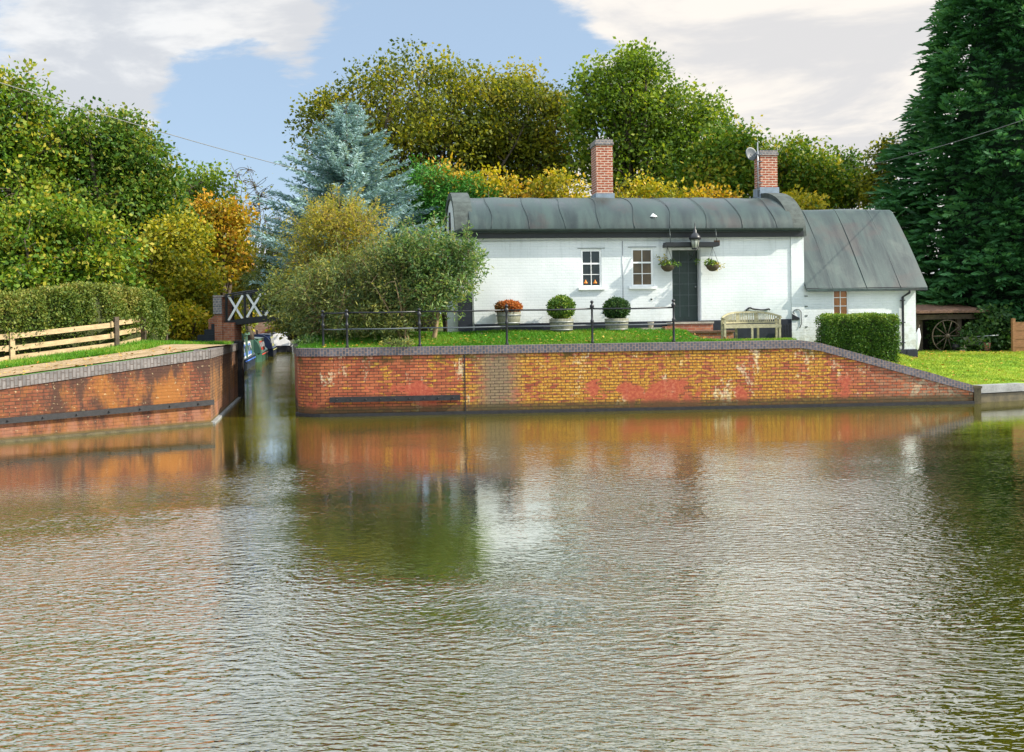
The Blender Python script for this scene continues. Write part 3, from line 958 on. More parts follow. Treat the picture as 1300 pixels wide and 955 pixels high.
# ---- walls swept along a plan line
def sweep(pts, ztop, off0, off1, zbot, u0=0.0, closed_top=True):
    """wall between plan line offset off0 (front) and off1 (behind, to the left of travel); returns MB and the u at every point"""
    mb = MB(); n = len(pts); us = [u0]
    for i in range(1, n): us.append(us[-1] + (pts[i] - pts[i - 1]).length)
    fr = []; bk = []
    for i, p in enumerate(pts):
        if i == 0: d = (pts[1] - pts[0]).normalized()
        elif i == n - 1: d = (pts[-1] - pts[-2]).normalized()
        else: d = ((pts[i + 1] - p).normalized() + (p - pts[i - 1]).normalized()).normalized()
        nn = Vector((-d.y, d.x))
        fr.append(p + nn * off0); bk.append(p + nn * off1)
    zt = [ztop(p) if callable(ztop) else ztop for p in pts]
    zb = [zbot(p) if callable(zbot) else zbot for p in pts]
    for i in range(n - 1):
        a, b = i, i + 1
        F_ = [(fr[a].x, fr[a].y, zb[a]), (fr[b].x, fr[b].y, zb[b]), (fr[b].x, fr[b].y, zt[b]), (fr[a].x, fr[a].y, zt[a])]
        mb.add(F_, [(0, 1, 2, 3)], [[(us[a], zb[a]), (us[b], zb[b]), (us[b], zt[b]), (us[a], zt[a])]])
        B_ = [(bk[b].x, bk[b].y, zb[b]), (bk[a].x, bk[a].y, zb[a]), (bk[a].x, bk[a].y, zt[a]), (bk[b].x, bk[b].y, zt[b])]
        mb.add(B_, [(0, 1, 2, 3)], [[(us[b], zb[b]), (us[a], zb[a]), (us[a], zt[a]), (us[b], zt[b])]])
        w_ = abs(off1 - off0)
        T_ = [(fr[a].x, fr[a].y, zt[a]), (fr[b].x, fr[b].y, zt[b]), (bk[b].x, bk[b].y, zt[b]), (bk[a].x, bk[a].y, zt[a])]
        mb.add(T_, [(0, 1, 2, 3)], [[(us[a], 0), (us[b], 0), (us[b], w_), (us[a], w_)]])
        D_ = [(fr[a].x, fr[a].y, zb[a]), (bk[a].x, bk[a].y, zb[a]), (bk[b].x, bk[b].y, zb[b]), (fr[b].x, fr[b].y, zb[b])]
        mb.add(D_, [(0, 1, 2, 3)], [[(us[a], 0), (us[a], w_), (us[b], w_), (us[b], 0)]])
    for a, s_ in ((0, 1), (n - 1, -1)):
        E_ = [(fr[a].x, fr[a].y, zb[a]), (fr[a].x, fr[a].y, zt[a]), (bk[a].x, bk[a].y, zt[a]), (bk[a].x, bk[a].y, zb[a])]
        w_ = abs(off1 - off0)
        mb.add(E_, [(0, 1, 2, 3) if s_ > 0 else (3, 2, 1, 0)], [[(0, zb[a]), (0, zt[a]), (w_, zt[a]), (w_, zb[a])]])
    return mb, us


def moss_tufts(parent, pts, per=40, r=0.10, mat='moss', name='moss'):
    pts = np.array([tuple(p) for p in pts])
    return leaf_cloud(name, pts, per, r, 0.035, L[mat], parent, 0.6)


# right bank quay wall
t_ = empty('quay_wall', (0, 0, 0)); tag(t_, 'long weathered red and ochre brick quay wall in front of the cottage, sloping down at its right end', 'wall')
mb, us = sweep(qv, lambda p: zcop(p.x) , 0.0, 0.42, -0.8)
mb.build('brickwork', M['quay'], t_, fix=False)
fl = [p.copy() for p in qv]
mb, _ = sweep(qv[:], lambda p: zcop(p.x) + 0.205 * (1 if p.x < 11.2 else 0.9), -0.035, 0.36, lambda p: zcop(p.x) + 0.003)
mb.build('coping', M['coping'], t_, fix=False)
mb, _ = sweep(qv[3:], 0.075, -0.07, 0.1, -0.6)
mb.build('footing_ledge', M['timber_black'], t_, fix=False)
rb = MB()
p0 = Pz(392, 508, 0.42); pa = Vector((-4.60, 24.70, 0.43)); pb = Vector((-1.33, 24.83, 0.43))
rb.bar(pa, pb, 0.10, 0.13)
for k in range(9):
    q = pa.lerp(pb, (k + 0.5) / 9); rb.tube([q + Vector((0, -0.045, 0.0)), q + Vector((0, -0.075, 0))], 0.022, 6)
rb.build('rubbing_beam', M['timber_black'], t_)
jt = MB(); jt.box(-1.22, -1.195, 24.885, 24.94, 0.0, 1.5); jt.build('movement_joint', M['black'], t_)
ms = []
for px in (498, 820, 838, 842, 980, 1000, 1095, 1100, 690, 905): 
    x = (px - 650) * 24.95 / F
    for k in range(3): ms.append((x + RNG.normal() * 0.10, 24.95 + (x + 4) * 0.04 - 0.03 - 0.0, zcop(x) - 0.04 + RNG.normal() * 0.04))
moss_tufts(t_, ms, 60, 0.10)

M['ledge'] = plain('wet_ledge', (0.075, 0.060, 0.028), 0.5, 0.5, 5)
# left lock wall
lw = [WL0, WL0.lerp(WA, 0.5), WA, WA.lerp(WB, 0.5), WB]


def zl(p):
    t = (Vector((p.x, p.y)) - WA).dot(wdir)
    return 1.30 + 0.47 * min(1, max(-1.2, t / 4.57)) - 0.21


t_ = empty('lock_wall', (0, 0, 0)); tag(t_, 'orange stained brick lock wall on the left bank with pale brick coping and a black rubbing beam', 'wall')
mb, _ = sweep(lw, zl, 0.0, 0.40, -0.8); mb.build('brickwork', M['lock_brick'], t_, fix=False)
mb, _ = sweep(lw, lambda p: zl(p) + 0.215, -0.03, 0.36, lambda p: zl(p) + 0.003); mb.build('coping', M['pale_coping'], t_, fix=False)
mb, _ = sweep(lw, 0.05, -0.10, 0.05, -0.6); mb.build('footing_ledge', M['ledge'], t_, fix=False)
rb = MB()
a3 = WL0; b3 = WB + wdir * 0.05
off = -wnor * 0.05
za = lambda q: 0.44 + 0.10 * min(1, max(0, ((q - WA).dot(wdir)) / 4.57)) - 0.03
rb.bar((a3.x + off.x, a3.y + off.y, 0.40), (WA.x + off.x, WA.y + off.y, 0.44), 0.10, 0.12)
rb.bar((WA.x + off.x, WA.y + off.y, 0.44), (b3.x + off.x, b3.y + off.y, 0.52), 0.10, 0.12)
for k in range(24):
    q = WL0.lerp(WB, (k + 0.5) / 24); t = (q - WA).dot(wdir)
    z = 0.44 + 0.08 * t / 4.57 if t > 0 else 0.44 + 0.04 * t / 12
    q = q - wnor * 0.1
    rb.tube([(q.x, q.y, z), (q.x - wnor.x * 0.03, q.y - wnor.y * 0.03, z)], 0.02, 6)
rb.build('rubbing_beam', M['timber_black'], t_)

t_ = empty('lock_entrance_wall', (0, 0, 0)); tag(t_, 'dark streaked brick wall turning back into the narrow lock from the left wall corner', 'wall')
lw2 = [WB + (WC - WB).normalized() * 0.02 , WB.lerp(WC, 0.5), WC, WC + Vector((-0.35, 1.7))]
M['lock_dark'] = brick('lock_dark_brick', (0.14, 0.07, 0.03), (0.24, 0.12, 0.05), (0.07, 0.05, 0.03), extra=left_extra, bstr=0.8)
mb, _ = sweep(lw2, 1.56, 0.0, 0.40, -0.8); mb.build('brickwork', M['lock_dark'], t_, fix=False)
mb, _ = sweep(lw2, 1.775, -0.03, 0.36, 1.563); mb.build('coping', M['pale_coping'], t_, fix=False)
mb, _ = sweep(lw2[:3], 0.045, -0.09, 0.05, -0.6); mb.build('footing_ledge', M['kerb'], t_, fix=False)
st = MB(); st.box(-0.13, 0.13, -0.12, 0.12, -0.9, 1.80); st.box(-0.15, 0.15, -0.14, 0.14, 1.80, 1.86)
o = st.build('fender_post', M['timber_black']); o.location = (-8.86, 31.9, 0); tag(o, 'black timber post standing in the water at the lock mouth', 'post')

# kerb stones along the lawn: one by one
kb = MB()
k2 = [Vector(p) for p in KR]
mbk, _ = sweep(k2, 0.22, 0.04, 0.4, -0.6)
t_ = empty('lawn_kerb', (0, 0, 0)); tag(t_, 'low stone edging between the lawn and the water at the right', 'kerb')
mbk.build('footing', M['ledge'], t_, fix=False)
for i in range(len(k2) - 1):
    seg = k2[i + 1] - k2[i]; nst = max(1, int(seg.length / 1.7)); d = seg.normalized(); nn = Vector((-d.y, d.x))
    for j in range(nst if i < 3 else 1):
        nn_ = nst if i < 3 else 1
        a = k2[i].lerp(k2[i + 1], j / nn_) + d * 0.02 + nn * 0.14; b = k2[i].lerp(k2[i + 1], (j + 1) / nn_) - d * 0.02 + nn * 0.14
        mm = MB(); dz = 0.012 * RNG.normal()
        mm.bar((a.x, a.y, 0.34 + dz), (b.x, b.y, 0.34 + dz), 0.34, 0.20)
        mm.build('kerb_stone', M['kerb'], t_)
pp = MB(); pp.box(-0.09, 0.09, -0.16, 0.16, -0.6, 0.40); pp.box(-0.11, 0.11, -0.18, 0.18, 0.40, 0.46)
o = pp.build('end_post', M['ledge'], t_); o.location = (12.0, 25.55, 0)

# towpath strip on the left bank
mt, nt, out = mat_new('gravel_path')
g = nt.node('ShaderNodeNewGeometry').outputs['Position']
a = nt.noise(g, 2.2, 5, 0.6); b = nt.noise(g, 45, 3, 0.7)
principled(nt, out, nt.mix(nt.ramp(a, 0.35, 0.7), nt.mix(nt.ramp(b, 0.3, 0.7), (0.30, 0.20, 0.11), (0.46, 0.34, 0.21)), (0.24, 0.17, 0.08)), 0.95, nt.bump(b, 0.6, 0.02), 0.1)
M['path'] = mt
pm = MB(); vs = []; fs = []
NA, NB = 40, 6
for i in range(NA + 1):
    t = -12 + (12 + 4.57 + 3.0) * i / NA
    w1 = 2.3 + 0.12 * math.sin(t * 1.7) + 0.08 * math.sin(t * 4.1)
    if t > 4: w1 += (t - 4) * 0.9
    for j in range(NB + 1):
        s_ = 0.34 + (w1 - 0.34) * j / NB
        if t > 4.5: s_ = max(s_, 0.34 + (t - 4.5) * 1.32)
        q = WA + wdir * t + wnor * s_
        vs.append((q.x, q.y, hL(q.x, q.y) + 0.022))
for i in range(NA):
    for j in range(NB):
        k = i * (NB + 1) + j
        fs.append((k, k + NB + 1, k + NB + 2, k + 1))
pm.add(vs, fs); o = pm.build('towpath', M['path'], fix=False); tag(o, kind='structure')


# ---- grass, as blades
def grass(name, pts, h, mat, label_kind='stuff', lean=0.35, width=0.012):
    pts = np.asarray(pts); N = len(pts)
    d = RNG.normal(size=(N, 3)) * lean; d[:, 2] = 1; d = unit(d)
    wa = RNG.normal(size=(N, 3)); wa[:, 2] = 0; wa = unit(wa)
    ln = h * RNG.uniform(0.5, 1.4, N)
    ti = np.stack([RNG.random(N), np.clip(0.5 + 0.5 * np.sin(pts[:, 0] * 1.3 + np.sin(pts[:, 1] * 2.1) * 2) * 0.6 + RNG.normal(size=N) * 0.1, 0, 1)], axis=1)
    o = cards(name, pts, d, wa, ln, np.full(N, width), ti, L[mat])
    tag(o, kind='stuff'); return o


gp = []
while len(gp) < 42000:      # strip between quay and cottage
    x = RNG.uniform(-5.6, 7.4); y = RNG.uniform(25.15, 27.4 if x < 5 else 26.4)
    yq = 24.76 + (x + 4.62) * 0.04
    if y < yq + 0.37 or (x < -4.3 and y < 25.5): continue
    if 4.85 < x < 7.0 and y > 26.0: continue
    gp.append((x, y, hR(x, y) - 0.01))
o = grass('grass', gp, 0.085, 'grass'); tag(o, 'bright green grass strip behind the quay coping', 'grass')
gp = []
while len(gp) < 60000:
    x = RNG.uniform(8.2, 19); y = RNG.uniform(25.6, 33)
    if x < 11.9 and y > 29.0: continue
    yk = 25.5 if x < 11.95 else 25.62 + (x - 12.02) * 0.38
    if y < yk + 0.42: continue
    if RNG.random() > max(0.25, 1 - (y - yk) / 9): continue
    gp.append((x, y, hR(x, y) - 0.01))
o = grass('lawn', gp, 0.045, 'grass_pale', width=0.014); tag(o, 'sunlit mown lawn at the right', 'grass')
gp = []
while len(gp) < 42000:
    t = RNG.uniform(-6, 9); s_ = 2.15 + abs(RNG.normal()) * 1.0
    if t > 4: s_ += (t - 4) * 0.9
    q = WA + wdir * t + wnor * s_
    if s_ > 6: continue
    gp.append((q.x, q.y, hL(q.x, q.y) - 0.01))
o = grass('grass_verge', gp, 0.12, 'grass', width=0.016, lean=0.5); tag(o, 'rough green verge between towpath and hedge', 'grass')


# ================================================================== COTTAGE
hz = lambda z: z - HO.z         # world height -> cottage local height
cot = empty('cottage', HO, HA)
tag(cot, 'long low white lock cottage with dark barrel vaulted roof and two brick chimneys', 'cottage')
D = 4.5; UR = 10.07; PW = 0.38; EV = hz(4.70)
ZB = hz(0.6)


def wall_open(mb, u0, u1, z0, z1, ops, v, depth):
    us_ = sorted(set([u0, u1] + [o[0] for o in ops] + [o[1] for o in ops]))
    zs_ = sorted(set([z0, z1] + [o[2] for o in ops] + [o[3] for o in ops]))
    for i in range(len(us_) - 1):
        for j in range(len(zs_) - 1):
            a, b, c, d = us_[i], us_[i + 1], zs_[j], zs_[j + 1]
            if any(o[0] <= a + 1e-6 and b <= o[1] + 1e-6 and o[2] <= c + 1e-6 and d <= o[3] + 1e-6 for o in ops): continue
            mb.add([(a, v, c), (b, v, c), (b, v, d), (a, v, d)], [(0, 1, 2, 3)])
    for (a, b, c, d, dep) in ops:
        mb.add([(a, v, c), (a, v + dep, c), (a, v + dep, d), (a, v, d)], [(0, 1, 2, 3)])
        mb.add([(b, v, c), (b, v, d), (b, v + dep, d), (b, v + dep, c)], [(0, 1, 2, 3)])
        mb.add([(a, v, d), (a, v + dep, d), (b, v + dep, d), (b, v, d)], [(0, 1, 2, 3)])
        mb.add([(a, v, c), (b, v, c), (b, v + dep, c), (a, v + dep, c)], [(0, 1, 2, 3)])


W1a = H(737.5, 317); W1b = H(764, 364.5)
W2a = H(801.5, 315.5); W2b = H(829.5, 363.5)
DRa = H(852, 316); DRb = H(890.5, 405.5)
ops = [(W1a[0], W1b[0], W1b[1], W1a[1], 0.07), (W2a[0], W2b[0], W2b[1], W2a[1], 0.07), (DRa[0], DRb[0], hz(2.26), DRa[1], 0.30)]
PL = hz(2.27)        # plinth top
wl = MB()
wall_open(wl, 0.41, UR - 0.39, PL, EV, ops, 0.0, 0.07)
wl.add([(0.41, D, ZB), (0.41, D, EV), (UR, D, EV), (UR, D, ZB)], [(0, 1, 2, 3)])
wl.build('wall', M['white'], cot, fix=False)
pl = MB(); pl.box(0.42, DRa[0], -0.025, 0.3, ZB, PL); pl.box(DRb[0], UR - 0.39, -0.025, 0.3, ZB, PL); pl.box(DRa[0], DRb[0], -0.02, 0.3, ZB, hz(2.255))
pl.build('plinth', M['plinth'], cot)


def arch_pts(a, b, vc, z0, th0, n=28):
    return [(vc - a * math.cos(th0 + (PI - 2 * th0) * k / n), z0 + b * math.sin(th0 + (PI - 2 * th0) * k / n)) for k in range(n + 1)]


ZS = hz(4.66)
VC = D / 2
par = arch_pts(2.36, 1.52, VC, ZS, 0.0)
parin = arch_pts(2.14, 1.34, VC, ZS, 0.0)
for (ua, ub, lab) in ((0.0, 0.41, 'left'), (UR - 0.39, UR, 'right')):
    gm = MB()
    poly = [(ua, -0.03, ZB if lab == 'right' else hz(2.0) - 1), (ua, -0.03, ZS)] + [(ua, v, z) for v, z in arch_pts(2.26, 1.42, VC, ZS, 0.0)] + [(ua, D + 0.03, ZS), (ua, D + 0.03, ZB)]
    gm.prism(poly, (ub - ua, 0, 0)); gm.build('gable_wall', M['white'], cot)
    am = MB()
    o_ = [(ua - 0.05, v, z) for v, z in par]; i_ = [(ua - 0.05, v, z) for v, z in parin]
    am.arch(o_, i_, (ub - ua + 0.10, 0, 0)); am.build('parapet_coping', M['parapet'], cot)
sl = MB(); sl.box(-0.055, 0.02, VC - 0.09, VC + 0.09, hz(4.45), hz(5.3)); sl.prism([(-0.055, VC - 0.09, hz(5.3)), (-0.055, VC + 0.09, hz(5.3)), (-0.055, VC, hz(5.62))], (0.075, 0, 0))
sl.build('gable_slit', M['black'], cot)
bp = MB(); bp.box(-0.004, 0.40, -0.05, -0.02, ZB, hz(3.1)); bp.build('black_corner', M['plinth'], cot)
db = MB(); db.tube([(0.43, -0.05, hz(2.1)), (0.43, -0.05, hz(4.5)), (0.52, -0.05, hz(4.62))], 0.02, 6); db.tube([(0.5, -0.02, hz(4.56)), (3, -0.02, hz(4.58)), (6.2, -0.02, hz(4.56)), (UR - 0.42, -0.02, hz(4.58))], 0.009, 5)
db.build('wall_cable', M['wgrey'], cot)
vj = MB(); uj = H(790.5, 340)[0]; vj.tube([(uj, -0.008, hz(2.35)), (uj, -0.008, hz(4.55))], 0.008, 5); vj.build('bell_wire', M['alu'], cot)

# barrel roof with sheets and rolls
rf = MB(); RA, RBb = 2.38, 1.26
prof = arch_pts(RA, RBb, VC, ZS + 0.10, 0.10, 40)
n = 40; us_ = [0.36 + (UR - 0.70) * k / 40 for k in range(41)]
vs = []; fs = []; uvs = []
arc = [0]
for k in range(1, 41): arc.append(arc[-1] + math.dist(prof[k], prof[k - 1]))
for i, u in enumerate(us_):
    for k, (v, z) in enumerate(prof):
        dz = 0.012 * math.sin(u * 6.04) + 0.008 * math.sin(u * 2.1 + k * 0.3)
        vs.append((u, v, z + dz))
for i in range(40):
    for k in range(40):
        a = i * 41 + k
        fs.append((a, a + 41, a + 42, a + 1)); uvs.append([(us_[i], arc[k]), (us_[i + 1], arc[k]), (us_[i + 1], arc[k + 1]), (us_[i], arc[k + 1])])
rf.add(vs, fs, uvs, True)
roof = rf.build('roof', M['roof'], cot, fix=False)
for i in range(9):
    u = 0.95 + i * 1.03
    sm_ = MB(); sm_.tube([(u + 0.05 * math.sin(k * 0.4 + i), v, z + 0.012) for k, (v, z) in enumerate(prof)], 0.007, 5)
    sm_.build('roof_seam', M['roof'], roof)
# gutter and fascia
gt = MB(); gt.box(0.18, UR - 0.05, -0.14, -0.025, hz(4.64), hz(4.80))
gt.build('fascia', M['black'], cot)
g2 = MB(); ol = [(math.cos(PI + PI * k / 10) * 0.075 - 0.21, math.sin(PI + PI * k / 10) * 0.075) for k in range(11)]
il = [(math.cos(PI + PI * k / 10) * 0.062 - 0.21, math.sin(PI + PI * k / 10) * 0.062) for k in range(11)]
g2.arch([(0.16, v, hz(4.87) + z) for v, z in ol], [(0.16, v, hz(4.87) + z) for v, z in il], (UR - 0.28, 0, 0))
g2.box(0.16, UR - 0.12, -0.30, -0.265, hz(4.865), hz(4.885))
g2.box(0.16, UR - 0.12, -0.265, -0.13, hz(4.79), hz(4.80))
g2.bar((0.16, -0.24, hz(4.86)), (-0.30, 0.05, hz(4.70)), 0.12, 0.10)
g2.build('gutter', M['gutter'], cot)


def window(parent, a, b, v, glassm, rows=(0.36, 0.32, 0.32), cols=2, sill=True, fw_=0.05, mul=0.018, name='window'):
    u0, z1 = a; u1, z0 = b
    f = MB(); y0, y1 = v - 0.0, v + 0.05
    f.box(u0, u0 + fw_, y0, y1, z0, z1); f.box(u1 - fw_, u1, y0, y1, z0, z1)
    f.box(u0 + fw_, u1 - fw_, y0, y1, z1 - fw_, z1); f.box(u0 + fw_, u1 - fw_, y0, y1, z0, z0 + fw_)
    iu0, iu1, iz0, iz1 = u0 + fw_, u1 - fw_, z0 + fw_, z1 - fw_
    root = f.build(name, M['wpaint'], parent)
    g = MB(); zc = iz1; hh = iz1 - iz0
    bz = []
    for i, r_ in enumerate(rows[:-1]):
        zc -= r_ * hh; th = 0.045 if i == 0 and len(rows) == 3 and sill else mul
        g.box(iu0, iu1, y0 + 0.006, y1 - 0.008, zc - th / 2, zc + th / 2); bz.append((zc, th))
    zs_ = [iz1] + [q for zc_, th in bz for q in (zc_ + th / 2, zc_ - th / 2)] + [iz0]
    for c in range(1, cols):
        uc = iu0 + (iu1 - iu0) * c / cols
        for q in range(0, len(zs_), 2): g.box(uc - mul / 2, uc + mul / 2, y0 + 0.008, y1 - 0.01, zs_[q + 1], zs_[q])
    g.build('glazing_bar', M['wpaint'], root)
    p = MB(); p.box(iu0, iu1, y0 + 0.03, y0 + 0.036, iz0, iz1); p.build('pane', glassm, root)
    if sill:
        s_ = MB(); s_.box(u0 - 0.09, u1 + 0.09, -0.075, v + 0.0, z0 - 0.075, z0 - 0.003); s_.build('sill', M['wpaint'], root)
        s_ = MB(); s_.box(u0 - 0.10, u1 + 0.10, -0.012, -0.002, z1 + 0.03, z1 + 0.045); s_.build('head_flashing', M['gutter'], root)
    return root


window(cot, W1a, W1b, 0.025, M['glass'], name='window')
window(cot, W2a, W2b, 0.025, M['glass_brown'], name='window')
for (px, py) in ((743.5, 360), (755.5, 360)):
    u, z = H(px, py, 0.05)
    om = MB(); om.lathe((0, 0, 0), [(0.052, 0), (0.05, 0.02), (0.03, 0.05), (0.012, 0.085), (0.003, 0.11)], 10)
    o = om.build('window_ornament', M['orange'])
    o.location = HW(u, 0.045, z)
    tag(o, 'small orange cone shaped ornament behind the left cottage window, ' + ('left one of the pair' if px < 750 else 'right one of the pair'), 'ornament', 'orange ornaments in the window')

# door
du0, du1 = DRa[0], DRb[0]; dz0, dz1 = hz(2.26), DRa[1]
dm = MB(); dm.box(du0, du1, 0.22, 0.28, dz0, dz1); door = dm.build('door', M['dark_door'], cot)
lt = MB()
for k in range(1, 3):
    u = du0 + 0.04 + (du1 - du0 - 0.08) * k / 3; lt.box(u - 0.006, u + 0.006, 0.208, 0.219, dz0 + 0.12, dz1 - 0.05)
for k in range(1, 6):
    z = dz0 + 0.12 + (dz1 - dz0 - 0.17) * k / 6; lt.box(du0 + 0.04, du1 - 0.04, 0.206, 0.2185, z - 0.006, z + 0.006)
lt.build('door_lattice', M['dish'], door)
hd = MB(); hd.ball((du1 - 0.10, 0.19, (dz0 + dz1) / 2 - 0.05), 0.025); hd.build('door_knob', M['alu'], door)
fm = MB(); fm.box(du0 - 0.002, du0 + 0.03, 0.02, 0.22, dz0, dz1 - 0.03); fm.box(du1 - 0.03, du1 + 0.002, 0.02, 0.22, dz0, dz1 - 0.03); fm.box(du0, du1, 0.02, 0.22, dz1 - 0.03, dz1 - 0.002)
fm.build('door_frame', M['wgrey'], cot)
ca = H(841, 305); cb = H(905, 314)
cm = MB(); cm.box(ca[0], cb[0], -0.42, -0.003, cb[1] - 0.01, cb[1] + 0.07); cm.box(ca[0] - 0.03, cb[0] + 0.03, -0.45, -0.36, cb[1] - 0.0, cb[1] + 0.11)
cm.box(ca[0] + 0.02, cb[0] - 0.02, -0.3, -0.006, cb[1] + 0.071, cb[1] + 0.13)
can = cm.build('door_canopy', M['black'], cot)
rm = MB()
for u in (ca[0] + 0.12, cb[0] - 0.02): rm = MB(); rm.tube([(u, -0.40, cb[1] + 0.1), (u, -0.31, hz(4.86))], 0.010, 5); rm.build('canopy_rod', M['gutter'], can)
vb = H(910, 308); vm_ = MB(); vm_.box(vb[0] - 0.085, vb[0] + 0.085, -0.012, -0.002, vb[1] - 0.085, vb[1] + 0.085)
for k in range(4): vm_.box(vb[0] - 0.075, vb[0] + 0.075, -0.02, -0.0125, vb[1] - 0.07 + k * 0.04, vb[1] - 0.05 + k * 0.04)
vm_.build('air_brick', M['rust'], cot)
hc_ = H(827, 380); hm = MB(); hm.tube([(hc_[0], -0.02, hc_[1]), (hc_[0], 0.0, hc_[1])], 0.03, 8); hm.build('overflow_hole', M['gutter'], cot)
# roof vent pipe
vp = MB(); vp.lathe((0, 0, 0), [(0.08, -0.25), (0.08, 0.10), (0.09, 0.10), (0.09, 0.12), (0.02, 0.12)], 12)
vq = H(830, 287, 0.05)
o = vp.build('flue_pipe', M['alu'], cot); o.location = (vq[0], 0.10, hz(5.10))
vp = MB(); vp.lathe((0, 0, 0.14), [(0.12, 0), (0.12, 0.01), (0.01, 0.10)], 12); c_ = vp.build('flue_cowl', M['wpaint'], o)
vp = MB(); vp.box(0.1, 0.26, -0.08, 0.08, -0.25, 0.03); vp.build('roof_upstand', M['lead'], cot).location = (vq[0], 0.12, hz(5.10))


def chimney(uc, vc_, w, d, z0, z1, flash):
    m_ = MB(); m_.box(-w / 2, w / 2, -d / 2, d / 2, 0, z1 - z0 - 0.16)
    r_ = m_.build('chimney', M['chimney'], cot); r_.location = (uc, vc_, hz(z0))
    c_ = MB(); t = z1 - z0
    c_.box(-w / 2 - 0.03, w / 2 + 0.03, -d / 2 - 0.03, d / 2 + 0.03, t - 0.158, t - 0.08)
    c_.box(-w / 2 - 0.012, w / 2 + 0.012, -d / 2 - 0.012, d / 2 + 0.012, t - 0.079, t)
    c_.build('chimney_cap', M['old_wood'] if False else M['blue_brick'], r_)
    f_ = MB(); f_.box(-w / 2 - 0.035, w / 2 + 0.035, -d / 2 - 0.035, d / 2 + 0.035, -0.25, flash); f_.build('lead_flashing', M['lead'], r_)
    return r_


c1 = H(765.8, 230, VC)[0]; chimney(c1, VC + 0.15, 0.51, 0.72, 5.75, 7.80, 0.42)
c2 = H(974, 230, VC)[0]; chimney(c2, VC + 0.1, 0.55, 0.5, 5.75, 7.52, 0.62)
# satellite dish and aerial
ds = empty('satellite_dish', (0, 0, 0)); tag(ds, 'grey mesh satellite dish beside the right hand chimney', 'satellite dish')
ds.location = HW(c2 - 0.52, VC + 0.05, hz(7.42)); ds.rotation_euler = (R(0), 0, R(25))
dm = MB(); rings = [(0.005, 0.0)] + [(0.215 * k / 5, 0.045 * (k / 5) ** 2) for k in range(1, 6)]
dm.lathe((0, 0, 0), rings + [(0.217, 0.050)] + [(r, z + 0.008) for r, z in rings[::-1]], 24)
o = dm.build('dish', M['dish'], ds); o.rotation_euler = (R(80), 0, 0)
am = MB(); am.tube([(0, 0, 0), (0, -0.2, -0.12), (0, -0.33, -0.02)], 0.012, 6); am.box(-0.03, 0.03, -0.38, -0.30, -0.05, 0.03); am.tube([(0, 0.02, 0), (0.25, 0.1, -0.05)], 0.016, 6); am.build('dish_arm', M['alu'], ds)
ap = MB(); ap.tube([(0, 0, -1.3), (0, 0, 0.38)], 0.018, 8); ap.tube([(0, 0, 0.38), (0, 0, 0.5)], 0.008, 6)
for k in range(6): ap.box(-0.02, 0.14, -0.02, 0.02, -1.1 + k * 0.22, -1.08 + k * 0.22)
o = ap.build('aerial_mast', M['alu']); o.location = HW(c2 - 0.36, VC - 0.15, hz(7.38)); tag(o, 'thin grey aerial mast clamped to the left side of the right hand chimney', 'mast')

# extension at the right
EU1 = 13.53; ED = 3.9
ex = MB(); E1a = H(1057.5, 366); E1b = H(1077, 400.5)
EZ = hz(3.22)
eops = [(E1a[0], E1b[0], E1b[1], E1a[1] , 0.05)]
wall_open(ex, UR + 0.003, EU1, ZB, EZ, eops, 0.0, 0.05)
# upper gable wall at right
RZ = hz(5.66); eprof = [(-0.20, hz(3.12)), (0.12, hz(3.56)), (0.50, hz(4.08)), (0.90, hz(4.60)), (1.30, hz(5.08)), (1.62, hz(5.43)), (1.82, hz(5.61)), (1.95, RZ)]
eprof = eprof + [(ED - v, z) for v, z in eprof[-2::-1]]
gp_ = [(EU1, 0.0, ZB), (EU1, ED, ZB), (EU1, ED, EZ)] + [(EU1, v, z - 0.06) for v, z in eprof[::-1][1:-1]] + [(EU1, 0.0, EZ)]
ex.add(gp_, [tuple(range(len(gp_)))])
ex.add([(UR, ED, ZB), (UR, ED, EZ), (EU1, ED, EZ), (EU1, ED, ZB)], [(0, 1, 2, 3)])
ex.build('extension_wall', M['white'], cot, fix=False)
window(cot, E1a, E1b, 0.012, M['glass_amber'], rows=(0.333, 0.333, 0.334), sill=False, fw_=0.03, mul=0.02)
from bisect import bisect
def interp(prof_, n_):
    L_ = [0]
    for k in range(1, len(prof_)): L_.append(L_[-1] + math.dist(prof_[k], prof_[k - 1]))
    out_ = []
    for i in range(n_ + 1):
        s_ = L_[-1] * i / n_; k = min(len(prof_) - 2, max(0, bisect(L_, s_) - 1)); f_ = (s_ - L_[k]) / (L_[k + 1] - L_[k])
        out_.append((prof_[k][0] * (1 - f_) + prof_[k + 1][0] * f_, prof_[k][1] * (1 - f_) + prof_[k + 1][1] * f_, s_))
    return out_
ip = interp(eprof, 44)
er = MB(); vs = []; fs = []; uvs = []
eu = [UR + 0.0 + (EU1 + 0.26 - UR) * k / 16 for k in range(17)]
for layer in (0.0, -0.07):
    for u in eu:
        for (v, z, s_) in ip: vs.append((u, v, z + layer + (0.015 * math.sin(u * 2.4 + s_) if layer == 0 else 0)))
nn = len(ip); LB_ = 17 * nn
for i in range(16):
    for k in range(nn - 1):
        a = i * nn + k
        q = [(eu[i] + 3, ip[k][2]), (eu[i + 1] + 3, ip[k][2]), (eu[i + 1] + 3, ip[k + 1][2]), (eu[i] + 3, ip[k + 1][2])]
        fs.append((a, a + nn, a + nn + 1, a + 1)); uvs.append(q)
        fs.append((LB_ + a, LB_ + a + 1, LB_ + a + nn + 1, LB_ + a + nn)); uvs.append(q)
er.add(vs, fs, uvs, True)
for i in (0, 16):
    for k in range(nn - 1):
        a = i * nn + k; er.add([vs[a], vs[a + 1], vs[LB_ + a + 1], vs[LB_ + a]], [(0, 1, 2, 3)])
